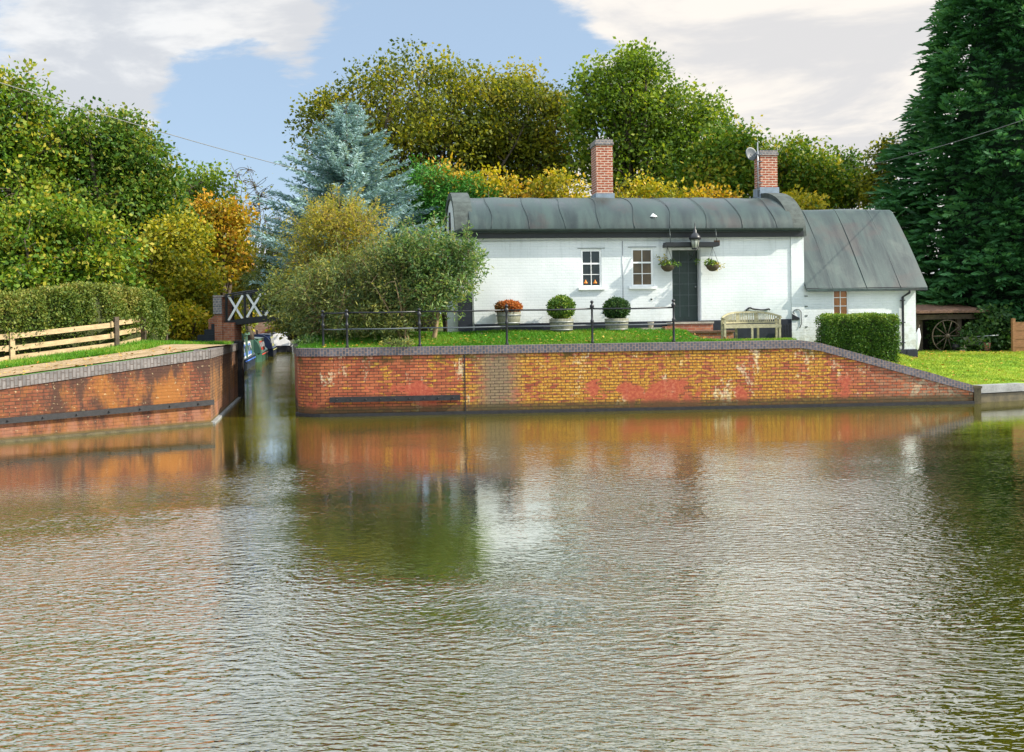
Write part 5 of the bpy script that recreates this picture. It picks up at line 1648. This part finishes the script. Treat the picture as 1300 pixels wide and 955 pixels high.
for i in range(K):
    t = RNG.random() * (len(HPv) - 1.001); p, nn, zt_ = hedge_sample(t); a = RNG.random() * 0.72
    g0 = hL(p.x, p.y); endf = 1 - 0.5 * smooth(6.3, 7.0, t); w_ = 0.72 * endf
    x, z = hedge_prof(a, w_, (zt_ - g0)); bump_ = 0.07 * math.sin(t * 9 + a * 7) + 0.05 * math.sin(t * 23)
    q = p + nn * (x * (1 + bump_))
    hb[i] = (q.x - he.location.x, q.y - he.location.y, g0 + z * (1 + bump_ * 0.3) - he.location.z + (0.12 if t > 6 else 0) * 0)
    hue[i] = 0.3 + 0.35 * (z / (zt_ - g0)) ** 3 + 0.25 * math.sin(t * 3.1) * math.sin(a * 8)  # leaves paler towards the top: the lit hedge top painted in
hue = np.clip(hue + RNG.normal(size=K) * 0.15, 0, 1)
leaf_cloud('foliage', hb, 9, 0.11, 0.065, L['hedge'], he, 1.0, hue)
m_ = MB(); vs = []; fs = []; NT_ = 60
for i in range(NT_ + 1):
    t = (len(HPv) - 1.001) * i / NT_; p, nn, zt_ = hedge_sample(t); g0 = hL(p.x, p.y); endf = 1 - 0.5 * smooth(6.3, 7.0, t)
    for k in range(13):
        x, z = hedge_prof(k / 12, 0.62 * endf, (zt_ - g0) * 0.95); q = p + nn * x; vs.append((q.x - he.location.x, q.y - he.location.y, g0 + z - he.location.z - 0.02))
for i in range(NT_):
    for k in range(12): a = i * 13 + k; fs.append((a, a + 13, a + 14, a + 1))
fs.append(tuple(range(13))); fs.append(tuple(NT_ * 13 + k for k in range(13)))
m_.add(vs, fs); m_.build('dark_core', M['hedge_core'], he)

# box hedge in front of the extension
bh = empty('box_hedge', (0, 0, 0)); c = P(1088, 425, 27.6); bh.location = (c.x, c.y, 1.2); tag(bh, 'square clipped green hedge below the amber window of the cottage extension', 'hedge')
K = 4200; pts = []; hu = []
hw, hdp, z0_, z1_ = 0.98, 0.45, -0.35, P(1088, 402, 27.3).z - 1.2
for i in range(K):
    f_ = RNG.random()
    if f_ < 0.5: q = (RNG.uniform(-hw, hw), -hdp, RNG.uniform(z0_, z1_))
    elif f_ < 0.8: q = (RNG.uniform(-hw, hw), RNG.uniform(-hdp, hdp), z1_)
    else: q = (hw * RNG.choice([-1, 1]), RNG.uniform(-hdp, hdp), RNG.uniform(z0_, z1_))
    rx_ = max(0, abs(q[0]) - hw + 0.12); rz_ = max(0, q[2] - z1_ + 0.12); s_ = 1
    q = (q[0] - 0.4 * rx_ * rz_ / 0.12 * np.sign(q[0]) + 0.03 * math.sin(q[2] * 9 + q[1] * 5), q[1] + 0.03 * math.sin(q[0] * 8), q[2] - 0.4 * rx_ * rz_ / 0.12 + 0.02 * math.sin(q[0] * 6))
    pts.append(q); hu.append(0.25 + 0.45 * smooth(z1_ - 0.25, z1_, q[2]) + 0.15 * RNG.normal())  # yellow light on the top face put into the leaf tint
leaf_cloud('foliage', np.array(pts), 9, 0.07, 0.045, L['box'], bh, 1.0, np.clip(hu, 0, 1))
m_ = MB(); m_.box(-hw + 0.08, hw - 0.08, -hdp + 0.08, hdp - 0.08, -0.8, z1_ - 0.07); m_.build('dark_core', M['old_wood'], bh)  # solid dark box filling the clipped shape

# ================================================================== SHED AND CLUTTER ON THE RIGHT
sh = empty('open_shed', (13.35, 32.6, 1.05), R(6)); tag(sh, 'dark open fronted timber shed with a rusty lean-to roof under the big conifer', 'shed')
m_ = MB(); 
for (x, y) in ((0.0, 0), (1.55, 0.1), (0.3, 0.32)): m_ = MB(); m_.box(x, x + 0.14, y, y + 0.14, -0.1, 1.12); m_.build('post', M['old_wood'], sh)
m_ = MB(); m_.box(-0.35, 2.2, -0.04, 0.04, 1.12, 1.28); m_.build('lintel', M['old_wood'], sh)
m_ = MB()
for k in range(20):
    x = -0.6 + k * 0.15; m_.add([(x, -0.35, 1.38), (x + 0.075, -0.35, 1.41), (x + 0.15, -0.35, 1.38), (x, 1.6, 1.62), (x + 0.075, 1.6, 1.65), (x + 0.15, 1.6, 1.62), (x, -0.35, 1.33), (x + 0.15, -0.35, 1.33)], [(0, 1, 4, 3), (1, 2, 5, 4), (6, 7, 2, 1, 0)])
m_.build('roof_sheet', M['rust'], sh, fix=False)
m_ = MB(); m_.box(-0.35, 2.2, 1.45, 1.5, -0.1, 1.35); m_.box(2.1, 2.16, 0.15, 1.44, -0.1, 1.3); m_.build('back_wall', M['timber_black'], sh)
wh = empty('cart_wheel', (14.35, 32.45, 1.62), R(6)); tag(wh, 'old spoked cart wheel standing in the front of the shed', 'wheel')
m_ = MB(); m_.tube([(0.52 * math.cos(2 * PI * k / 32), 0, 0.52 * math.sin(2 * PI * k / 32)) for k in range(33)], 0.018, 6, cap=False); m_.build('rim', M['old_wood'], wh)
m_ = MB()
for k in range(10): m_.tube([(0.06 * math.cos(2 * PI * k / 10), 0, 0.06 * math.sin(2 * PI * k / 10)), (0.5 * math.cos(2 * PI * k / 10), 0, 0.5 * math.sin(2 * PI * k / 10))], 0.016, 5)
m_.build('spokes', M['old_wood'], wh)
m_ = MB(); m_.tube([(0, -0.07, 0), (0, 0.07, 0)], 0.07, 10); m_.build('hub', M['old_wood'], wh)
m_ = MB(); m_.tube([(0, 0, 0), (0.22, 0.1, 0.62)], 0.02, 6); m_.box(-0.1, 0.1, -0.03, 0.0, -0.05, 0.16); o = m_.build('spade', M['bench_wood']); o.location = (14.75, 32.2, 1.10); tag(o, 'pale handled spade leaning at the front of the shed', 'spade')
bar = empty('wheelbarrow', (15.15, 32.3, 1.08), R(160)); tag(bar, 'grey metal wheelbarrow tipped beside the shed', 'wheelbarrow')
m_ = MB(); m_.add([(-0.3, -0.25, 0.45), (0.35, -0.25, 0.5), (0.35, 0.25, 0.5), (-0.3, 0.25, 0.45), (-0.15, -0.15, 0.22), (0.2, -0.15, 0.22), (0.2, 0.15, 0.22), (-0.15, 0.15, 0.22)], [(0, 1, 5, 4), (1, 2, 6, 5), (2, 3, 7, 6), (3, 0, 4, 7), (4, 5, 6, 7)]); m_.build('tray', M['alu'], bar)
m_ = MB(); m_.tube([(0.2, -0.2, 0.5), (-0.7, -0.25, 0.55)], 0.015, 5); m_.tube([(0.2, 0.2, 0.5), (-0.7, 0.25, 0.55)], 0.015, 5); m_.tube([(-0.1, -0.2, 0.45), (-0.2, -0.2, 0)], 0.015, 5); m_.tube([(-0.1, 0.2, 0.45), (-0.2, 0.2, 0)], 0.015, 5); m_.build('frame', M['alu'], bar)
m_ = MB(); m_.tube([(0.48, -0.04, 0.17), (0.48, 0.04, 0.17)], 0.17, 14); m_.build('tyre', M['black'], bar)
ti = empty('folded_parasol', (13.05, 32.0, 1.03)); tag(ti, 'white folded parasol leaning between the cottage corner and the shed', 'parasol')
m_ = MB(); m_.tube([(0, 0, 0.05), (0.05, 0, 0.25), (0.14, 0, 0.6), (0.2, 0.05, 0.86)], [0.07, 0.12, 0.10, 0.02], 9); m_.build('fabric', M['wgrey'], ti)
m_ = MB(); m_.tube([(-0.02, 0, 0), (0.23, 0.06, 0.98)], 0.014, 6); m_.build('pole', M['old_wood'], ti)
m_ = MB(); m_.lathe((0, 0, 0), [(0.11, 0), (0.13, 0.14), (0.15, 0.28), (0.15, 0.3), (0.12, 0.3)], 14); o = m_.build('flower_pot', M['step_brick']); o.location = (15.45, 32.1, 1.09); tag(o, 'terracotta flower pot beside the wheelbarrow', 'pot')
pf = empty('panel_fence', (16.05, 31.6, 1.05), R(5)); tag(pf, 'brown boarded fence panel at the right edge of the lawn', 'fence')
for k in range(7):
    m_ = MB(); m_.box(0.09, 2.2, 0.0 - 0.01 * (k % 2), 0.02 - 0.01 * (k % 2), 0.05 + k * 0.135, 0.19 + k * 0.135); m_.build('board', M['brown_fence'], pf)
for x in (0.0, 2.2):
    m_ = MB(); m_.box(x, x + 0.09, -0.05, 0.05, -0.1, 1.12); m_.build('post', M['brown_fence'], pf)
wlw = empty('low_brick_wall', (15.3, 31.75, 0.95), R(5)); tag(wlw, 'low red brick border at the back of the lawn in front of the fence panel', 'wall')
m_ = MB(); m_.box(0.6, 2.9, 0, 0.2, 0, 0.16); m_.build('brickwork', M['step_brick'], wlw)

# overhead wires
def wire(a, b, sag, label, r_=0.012):
    a = Vector(a); b = Vector(b); m_ = MB()
    pts = [a.lerp(b, k / 24) - Vector((0, 0, sag * 4 * (k / 24) * (1 - k / 24))) for k in range(25)]
    m_.tube(pts, r_, 5); o = m_.build('overhead_wire', M['wire']); tag(o, label, 'wire')
wire(P(-60, 86, 20), P(440, 230, 36), 0.12, 'grey overhead wire running from the left trees to the blue spruce', 0.011)
wire(P(1040, 222, 46), P(1420, 110, 24), 0.25, 'thin grey overhead wire crossing in front of the big dark conifer at the right', 0.010)
pole = MB(); pole.tube([(0, 0, 0), (0, 0, 7.0)], [0.13, 0.10], 8); pole.box(-0.6, 0.6, -0.05, 0.05, 6.5, 6.6); pp_ = P(634, 240, 48); o = pole.build('utility_pole', M['old_wood']); o.location = (pp_.x, pp_.y, pp_.z - 6.4); tag(o, 'wooden utility pole half hidden in the yellow trees behind the cottage roof', 'pole')


# ================================================================== TREES AND SHRUBS
def gb(px, d, side='R'):
    """ground point under a photo column at distance d"""
    x = (px - 650) * d / F
    return (x, d, (hR if side == 'R' else hL)(x, d) - 0.05)


# --- big back row behind the cottage
broadleaf('oak_tree', 'broad domed bronze green oak behind the blue spruce and the left end of the cottage', gb(540, 46),
          [lobe(530, 138, 92, 66, 46), lobe(450, 155, 58, 56, 46), lobe(590, 160, 78, 70, 47), lobe(520, 215, 110, 62, 46), lobe(415, 165, 34, 48, 46), lobe(635, 152, 58, 56, 47)],
          0.15, 'oak', group=None, clumps=460, per=88, spread=1.05, trunk_r=0.24, limbs=48, stems=4, inner=0.55, fork=0.12)
broadleaf('oak_tree', 'second bronze oak to the right, behind the gap before the left chimney', gb(680, 48),
          [lobe(665, 155, 62, 68, 48), lobe(705, 170, 36, 58, 48), lobe(650, 215, 70, 50, 48), lobe(700, 130, 25, 20, 48)],
          0.15, 'oak', clumps=250, per=86, spread=1.05, trunk_r=0.22, limbs=32, stems=3, inner=0.55, fork=0.12)
broadleaf('oak_tree', 'tall darker green oak rising behind the left chimney with a stepped right side', gb(810, 45),
          [lobe(790, 116, 54, 42, 45), lobe(845, 152, 68, 50, 45), lobe(785, 170, 60, 60, 45), lobe(885, 185, 60, 50, 45), lobe(835, 215, 95, 45, 45), lobe(808, 88, 36, 20, 45), lobe(755, 130, 25, 45, 45)],
          0.15, 'oak_green', clumps=460, per=86, spread=1.05, trunk_r=0.24, limbs=48, stems=4, inner=0.55, fork=0.12)
broadleaf('broadleaf_tree', 'yellow green tree left of the right hand chimney behind the roof', gb(925, 42),
          [lobe(925, 205, 45, 42, 42), lobe(900, 235, 60, 35, 42), lobe(945, 190, 28, 22, 42)],
          0.15, 'green_yellow', clumps=260, per=55, spread=0.8, trunk_r=0.2, limbs=12, fork=0.2)
broadleaf('broadleaf_tree', 'yellow green rounded tree right of the right hand chimney behind the roof', gb(1010, 43),
          [lobe(1005, 215, 45, 35, 43), lobe(1035, 232, 40, 30, 43), lobe(990, 235, 40, 35, 43)],
          0.15, 'green_yellow', clumps=230, per=55, spread=0.8, trunk_r=0.2, limbs=12, fork=0.2)
broadleaf('broadleaf_tree', 'small mid green tree with a pointed top behind the extension roof', gb(1072, 44),
          [lobe(1068, 225, 26, 30, 44), lobe(1085, 240, 40, 25, 44), lobe(1055, 245, 30, 22, 44), lobe(1078, 205, 10, 10, 44)],
          0.14, 'mid_green', clumps=160, per=50, spread=0.65, trunk_r=0.15, limbs=10, fork=0.2)
broadleaf('broadleaf_tree', 'thin bronze leaved tree between the extension roof and the big conifer', gb(1120, 42),
          [lobe(1122, 205, 18, 30, 42), lobe(1112, 240, 25, 22, 42), lobe(1135, 185, 14, 18, 42)],
          0.13, 'oak', clumps=70, per=38, spread=0.55, trunk_r=0.10, limbs=8, fork=0.2)
# low golden growth just behind the roof
yl = [(565, 232, 26, 26, 'orange', 'orange leaved bush behind the left end of the roof'), (620, 240, 34, 22, 'yellow', 'golden bush behind the roof below the oak gap'),
      (665, 248, 30, 18, 'orange', 'amber bush behind the roof, second left of the left chimney'), (712, 240, 34, 26, 'yellow', 'yellow bush behind the roof just left of the left chimney'),
      (795, 245, 34, 26, 'yellow', 'yellow bush behind the roof just right of the left chimney'), (845, 250, 40, 20, 'yellow', 'low golden bush behind the roof between the chimneys'),
      (905, 254, 30, 14, 'orange', 'amber bush behind the roof left of the dish'), (1015, 258, 30, 14, 'yellow', 'low yellow bush behind the join of the two roofs')]
for (px, py, rx, ry, mt_, lb) in yl:
    broadleaf('garden_bush', lb, gb(px, 36.5), [lobe(px, py, rx, ry, 36.5), lobe(px + 8, py + 28, rx * 1.1, 26, 36.5)], 0.12, mt_, cat='bush', clumps=75, per=42, spread=0.55,
              trunk_r=0.08, limbs=8, stems=2, fork=0.3)

# --- evergreens
spruce('blue_spruce', 'pale blue spruce rising behind the golden bushes left of the cottage', gb(445, 34.5), P(440, 132, 34.5).z - 1.9, 3.5, 'spruce', tiers=36, nbr=10, cone=0.72, dens=22, twig=0.34, jit=0.10, z0=1.7)
broadleaf('cypress_bush', 'bright green feathery cypress between the blue spruce and the cottage gable', gb(575, 36),
          [lobe(545, 240, 32, 36, 36), lobe(585, 262, 34, 36, 36), lobe(560, 300, 50, 60, 36), lobe(615, 270, 26, 28, 36)], 0.12, 'cypress', cat='cypress', clumps=420, per=60, spread=0.5, trunk_r=0.1, limbs=12,
          aspect=0.3, fork=0.15, inner=0.55)


M['conifer_core'] = plain('conifer_shadow_core', (0.012, 0.030, 0.014), 0.95, 0.6, 5, bump=0.8)  # dark tone of the shadow core inside the crown


def leylandii(name, label, base, height, radius, mat, n=7000, prof=None):
    root = empty(name, base); tag(root, label, 'conifer')
    m_ = MB(); m_.tube([(0, 0, -0.2), (0, 0, height * 0.9)], [0.38, 0.05], 10)
    def rad(t): return radius * (min(1.0, 0.80 + t * 1.6) if t < 0.14 else 1.0) * max(0.03, (1 - t)) ** 0.58
    B = []; D = []; Wd = []; Ln = []; T = []
    K = n
    tz = RNG.random(K) ** 1.25 * 0.98 + 0.015
    az = RNG.random(K) * 2 * PI
    for i in range(K):
        t = tz[i]; a = az[i]
        # lumpy outline: big boughs
        lump = 1 + 0.09 * math.sin(a * 5 + t * 17) + 0.07 * math.sin(a * 11 - t * 31) + 0.05 * math.sin(a * 3 + t * 60)
        r_ = rad(t) * lump * (0.70 + 0.32 * RNG.random() ** 0.5)
        o_ = np.array([math.cos(a), math.sin(a), 0]); sd_ = np.array([-o_[1], o_[0], 0])
        c = o_ * r_ + np.array([0, 0, t * height + 0.1])
        ax_ = o_ * 0.85 + sd_ * RNG.normal() * 0.35 + np.array([0, 0, 0.20 + 0.25 * RNG.normal()]); ax_ /= np.linalg.norm(ax_)
        s2 = np.cross(ax_, np.array([0, 0, 1.0])); s2 /= np.linalg.norm(s2)
        L_ = RNG.uniform(0.45, 0.95) * (1.1 - 0.4 * t)
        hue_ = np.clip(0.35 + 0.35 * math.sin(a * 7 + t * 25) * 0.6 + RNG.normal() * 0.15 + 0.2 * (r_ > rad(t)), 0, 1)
        for k in range(7):
            q = k / 6; side = (1 if k % 2 else -1)
            dd = ax_ * 0.9 + s2 * side * 0.75 * (1 - q * 0.6) + np.array([0, 0, -0.22 * q]); dd /= np.linalg.norm(dd)
            B.append(c + ax_ * L_ * q * 0.75 + np.array([0, 0, -0.10 * q * q])); D.append(dd); ll = L_ * (0.55 - 0.2 * q); Ln.append(ll)
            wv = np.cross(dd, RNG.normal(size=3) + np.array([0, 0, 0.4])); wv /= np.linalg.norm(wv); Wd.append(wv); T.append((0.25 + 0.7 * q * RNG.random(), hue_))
    m_.build('trunk', M['bark'], root, fix=False)
    Ln = np.array(Ln)
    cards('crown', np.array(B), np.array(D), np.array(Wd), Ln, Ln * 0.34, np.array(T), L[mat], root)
    # added dark shadow core that keeps light from leaking through the crown
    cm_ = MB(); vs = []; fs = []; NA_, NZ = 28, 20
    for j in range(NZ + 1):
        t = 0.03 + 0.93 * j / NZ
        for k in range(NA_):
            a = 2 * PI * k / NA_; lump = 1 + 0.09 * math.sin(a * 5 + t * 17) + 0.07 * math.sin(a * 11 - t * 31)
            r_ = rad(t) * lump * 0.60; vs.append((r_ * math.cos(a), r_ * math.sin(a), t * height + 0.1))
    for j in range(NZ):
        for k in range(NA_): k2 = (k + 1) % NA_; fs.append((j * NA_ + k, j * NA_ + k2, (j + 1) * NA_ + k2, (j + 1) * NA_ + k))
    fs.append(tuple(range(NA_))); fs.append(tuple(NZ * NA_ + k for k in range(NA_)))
    cm_.add(vs, fs); cm_.build('shadow_core', M['conifer_core'], root)
    return root


leylandii('giant_conifer', 'huge dark green conifer towering over the shed at the right', (19.7, 37.5, 1.5), 17.0, 5.6, 'conifer', n=17000)
broadleaf('laurel_bush', 'dark green bush between the shed and the brown fence panel', gb(1265, 32.5), [lobe(1262, 425, 26, 32, 32.6), lobe(1240, 438, 18, 20, 32.4)], 0.10, 'box_dark', cat='bush', clumps=150, per=60, spread=0.4, trunk_r=0.05, limbs=6, stems=2)
broadleaf('ivy_bush', 'leafy green plant growing up inside the shed behind the wheel', gb(1195, 33.3), [lobe(1197, 422, 14, 24, 33.3)], 0.08, 'box_dark', cat='bush', clumps=50, per=40, spread=0.3, trunk_r=0.03, limbs=4, stems=2)

# --- shrubs on the quay in front of the lock
broadleaf('willow_bush', 'tall golden olive willow bush on the quay in front of the blue spruce', gb(425, 28.2),
          [lobe(405, 300, 36, 32, 28.4), lobe(455, 310, 40, 40, 28.2), lobe(400, 345, 42, 45, 28.4), lobe(450, 370, 50, 45, 28), lobe(430, 280, 40, 22, 28.3)],
          0.085, 'willow', cat='bush', clumps=400, per=46, spread=0.42, jitter=0.7, shoots=70, trunk_r=0.045, limbs=24, stems=7, inner=0.3, bark='pale_bark', fork=0.3, aspect=0.26, droop=-0.1)
broadleaf('olive_bush', 'dusky grey green bush overhanging the left end of the quay', gb(425, 27.0),
          [lobe(395, 385, 42, 34, 27.0), lobe(445, 385, 50, 38, 26.8), lobe(480, 400, 34, 28, 26.4), lobe(400, 412, 26, 20, 26.8), lobe(445, 415, 30, 18, 26.5), lobe(420, 350, 40, 30, 27), lobe(480, 345, 36, 34, 26.9)],
          0.085, 'olive', cat='bush', clumps=380, per=44, spread=0.42, jitter=0.6, shoots=40, trunk_r=0.04, limbs=20, stems=6, inner=0.3, bark='pale_bark', aspect=0.3, fork=0.25, droop=0.3)
broadleaf('olive_bush', 'dusky green bush with several pale stems just left of the small tree', gb(517, 26.3),
          [lobe(505, 345, 36, 34, 26.6), lobe(515, 385, 36, 34, 26.3), lobe(505, 412, 24, 16, 26.2), lobe(490, 365, 36, 36, 26.5)],
          0.085, 'olive', cat='bush', clumps=260, per=44, spread=0.40, jitter=0.6, shoots=35, trunk_r=0.045, limbs=14, stems=4, inner=0.3, bark='pale_bark', aspect=0.3, fork=0.25)
broadleaf('small_tree', 'small bushy green tree with pale trunk on the grass before the cottage gable', gb(549, 26.4),
          [lobe(545, 325, 38, 34, 26.4), lobe(575, 345, 36, 36, 26.4), lobe(545, 370, 46, 34, 26.3), lobe(590, 325, 22, 16, 26.3), lobe(520, 335, 26, 28, 26.4)],
          0.095, 'shrub', clumps=280, per=46, spread=0.38, jitter=0.7, shoots=50, trunk_r=0.075, limbs=16, stems=1, inner=0.3, bark='pale_bark', aspect=0.3, fork=0.4, droop=0.0)
broadleaf('waterside_shrub', 'dark green leafy shrub on the bank behind the lock footbridge', gb(375, 37),
          [lobe(365, 345, 40, 40, 37), lobe(340, 370, 34, 30, 37), lobe(385, 385, 40, 32, 37), lobe(350, 320, 24, 24, 37)],
          0.11, 'olive', cat='bush', clumps=330, per=40, spread=0.42, trunk_r=0.07, limbs=14, stems=3, inner=0.25, aspect=0.4, fork=0.25)
broadleaf('waterside_shrub', 'leafy shrub leaning over the lock mouth in front of the footbridge', (-6.4, 31.2, 1.68),
          [lobe(358, 392, 17, 22, 31.0), lobe(374, 372, 26, 34, 31.2), lobe(345, 375, 14, 16, 31.0), lobe(380, 410, 14, 20, 31.0)],
          0.09, 'olive', cat='bush', clumps=130, per=40, spread=0.38, trunk_r=0.04, limbs=12, stems=3, inner=0.25, aspect=0.4, fork=0.25, jitter=0.7, shoots=16)
broadleaf('trailing_plant', 'sprig of olive leaves hanging over the quay coping', (-2.9, 25.0, 1.70), [((-2.85, 24.85, 1.72), (0.40, 0.12, 0.14)), ((-2.75, 24.72, 1.50), (0.3, 0.06, 0.12))], 0.06, 'olive', cat='plant', clumps=30, per=16, spread=0.14, trunk_r=0.01, limbs=4, aspect=0.35)
broadleaf('bank_plant', 'tuft of leaves at the corner of the lock mouth', (-5.3, 26.2, 1.70), [((-5.45, 26.2, 1.75), (0.30, 0.3, 0.30))], 0.07, 'shrub', cat='plant', clumps=40, per=16, spread=0.16, trunk_r=0.01, limbs=4, aspect=0.35)

# --- left bank trees
broadleaf('broadleaf_tree', 'tall bright green tree at the left edge, tallest of the left bank', gb(20, 39, 'L'),
          [lobe(15, 165, 66, 72, 39), lobe(-50, 152, 70, 86, 39), lobe(60, 200, 60, 70, 39), lobe(10, 250, 90, 70, 38.5), lobe(-40, 270, 80, 80, 39)],
          0.15, 'green_yellow', clumps=620, per=62, spread=0.85, trunk_r=0.34, limbs=22, stems=2, inner=0.4, fork=0.15)
broadleaf('broadleaf_tree', 'green tree with dark tipped top twigs, second from the left edge', gb(135, 40, 'L'),
          [lobe(125, 184, 52, 52, 40), lobe(165, 215, 50, 60, 40), lobe(105, 235, 60, 60, 40), lobe(145, 275, 75, 50, 39.5), lobe(190, 255, 45, 50, 40)],
          0.15, 'mid_green', clumps=560, per=60, spread=0.85, trunk_r=0.30, limbs=20, stems=2, inner=0.4, fork=0.15)
broadleaf('broadleaf_tree', 'sunlit green shrubby tree right behind the left hedge', gb(55, 33, 'L'),
          [lobe(40, 310, 70, 60, 33.5), lobe(110, 320, 60, 50, 33.5), lobe(-20, 330, 60, 60, 33.5), lobe(80, 355, 90, 30, 33), lobe(70, 285, 40, 32, 33.5)],
          0.13, 'green_yellow', clumps=520, per=58, spread=0.62, trunk_r=0.16, limbs=20, stems=4, inner=0.4, fork=0.15)
broadleaf('broadleaf_tree', 'dull green tree with thin twiggy top behind the golden trees', gb(235, 48, 'L'),
          [lobe(225, 240, 42, 36, 48), lobe(265, 245, 36, 36, 48), lobe(240, 285, 55, 40, 48)],
          0.16, 'oak_green', clumps=210, per=34, spread=0.9, trunk_r=0.2, limbs=16, stems=2, inner=0.3, fork=0.15)
broadleaf('broadleaf_tree', 'yellow tree beyond the right end of the left hedge', gb(215, 37, 'L'),
          [lobe(215, 330, 45, 55, 37), lobe(240, 365, 45, 45, 36.5), lobe(185, 360, 40, 45, 37), lobe(235, 300, 34, 32, 37.5), lobe(215, 400, 50, 30, 36.5)],
          0.12, 'yellow', clumps=430, per=48, spread=0.6, trunk_r=0.16, limbs=18, stems=3, inner=0.35, fork=0.15, tint_fn=lambda c: 0.35)
broadleaf('broadleaf_tree', 'orange leaved tree left of the blue spruce', gb(280, 43, 'L'),
          [lobe(268, 275, 28, 26, 43), lobe(295, 275, 24, 24, 43), lobe(285, 310, 34, 34, 43), lobe(265, 340, 36, 36, 43)],
          0.15, 'orange', clumps=170, per=44, spread=0.7, trunk_r=0.16, limbs=14, stems=2, inner=0.35, fork=0.15)
broadleaf('broadleaf_tree', 'golden yellow tree over the canal behind the brick bridge parapet', gb(285, 47, 'L'),
          [lobe(290, 350, 36, 34, 47), lobe(265, 375, 36, 34, 47), lobe(300, 320, 24, 28, 47), lobe(275, 405, 36, 22, 46)],
          0.14, 'yellow', clumps=270, per=46, spread=0.7, trunk_r=0.15, limbs=14, stems=2, inner=0.35, fork=0.15)
broadleaf('bare_tree', 'nearly bare thin twigged tree seen against the sky left of the blue spruce', gb(318, 56, 'L'),
          [lobe(312, 245, 30, 42, 56), lobe(335, 270, 26, 44, 56), lobe(305, 290, 26, 34, 56), lobe(352, 300, 18, 30, 56)],
          0.12, 'oak', clumps=420, per=2, spread=0.8, twig_end=0.014, trunk_r=0.16, limbs=26, stems=3, inner=0.2, fork=0.15)
for (px, d, lb, mt_) in ((420, 75, 'far green tree beyond the canal bridge, right one', 'oak_green'), (285, 82, 'far yellow tree beyond the moored boats', 'green_yellow'), (380, 70, 'far olive tree behind the quay bushes', 'oak'), (350, 135, 'distant yellow tree seen over the brick arched bridge', 'green_yellow')):
    broadleaf('far_tree', lb, gb(px, d, 'L' if px < 350 else 'R'), [lobe(px, 365, 26, 30, d), lobe(px + 8, 390, 30, 26, d), lobe(px - 8, 400, 28, 22, d)], 0.24, mt_, clumps=150, per=36, spread=1.3, trunk_r=0.22, limbs=10, inner=0.3, fork=0.2)

# bank side undergrowth behind the hedge and along the canal
for (px, py, rx, ry, d, mt_, lb, sd_) in (
        (150, 395, 60, 30, 34, 'mid_green', 'low dark green shrub just behind the middle of the left hedge', 'L'),
        (232, 415, 24, 24, 34.5, 'yellow', 'low yellow brown bush beside the steps of the footbridge', 'L'),
        (302, 382, 22, 24, 60, 'yellow', 'yellow bush above the moored boats', 'L'),
        (285, 410, 24, 20, 66, 'green_yellow', 'yellow green bush on the towpath by the boats', 'L'),
        (360, 425, 30, 14, 112, 'green_yellow', 'sunlit bush seen through the arch of the far bridge', 'R'),
        (600, 385, 24, 34, 33, 'cypress', 'green bush close behind the gable of the cottage', 'R')):
    broadleaf('bush', lb, gb(px, d, sd_), [lobe(px, py, rx, ry, d)], 0.12 if d < 50 else 0.22, mt_, cat='bush', clumps=110, per=44, spread=0.6 if d < 50 else 1.1, trunk_r=0.06, limbs=8, stems=3)


# far-off woodland closing the horizon: reads as one mass
K = 2600
az = RNG.uniform(R(-42), R(42), K); rr = RNG.uniform(85, 125, K)
hh = 5.0 + 2.2 * np.sin(az * 13) + 1.5 * np.sin(az * 29)
cs = np.stack([rr * np.sin(az), rr * np.cos(az), 1 + RNG.random(K) ** 0.8 * hh], axis=1)
keep = ~((cs[:, 0] < -0.2 * (cs[:, 1]) + 0.0) & (cs[:, 0] > -0.2 * cs[:, 1] - 9.0))
cs = cs[keep]
wd_ = leaf_cloud('woodland', cs, 26, 2.6, 0.5, L['oak_green'], None, 0.8)
tag(wd_, 'far-off belt of woodland behind the cottage and the canal', 'woodland', kind='stuff')


# fallen leaves on grass and towpath
L['fallen'] = leaf_mat('fallen_leaf', [(0.30, 0.12, 0.02), (0.45, 0.22, 0.03), (0.50, 0.38, 0.05), (0.20, 0.09, 0.03)], 0.1)
fp = []
while len(fp) < 2600:
    if RNG.random() < 0.45:
        t = RNG.uniform(-7, 4.3); s_ = RNG.uniform(0.1, 4.6); q = WA + wdir * t + wnor * s_; fp.append((q.x, q.y, hL(q.x, q.y) + (0.035 if s_ < 2.3 else 0.06)))
    elif RNG.random() < 0.5:
        x = RNG.uniform(-5, 7.2); y = 25.3 + abs(RNG.normal()) * 0.7 + (x + 4.6) * 0.04
        if y < 27.1: fp.append((x, y, hR(x, y) + 0.06))
    else:
        x = RNG.uniform(9.5, 18); y = RNG.uniform(26.2, 32)
        if y > 25.62 + (x - 12.02) * 0.38 + 0.5 and not (x < 11.9 and y > 28.8): fp.append((x, y, hR(x, y) + 0.04))
fp = np.array(fp); K = len(fp)
d = RNG.normal(size=(K, 3)); d[:, 2] *= 0.2; d = unit(d); wa = unit(np.cross(d, np.array([0, 0, 1.0]) + RNG.normal(size=(K, 3)) * 0.25))
ln = RNG.uniform(0.05, 0.10, K)
o = cards('fallen_leaves', fp, d, wa, ln, ln * 0.7, RNG.random((K, 2)), L['fallen']); tag(o, 'scattered fallen autumn leaves on the grass and towpath', 'leaves', kind='stuff')
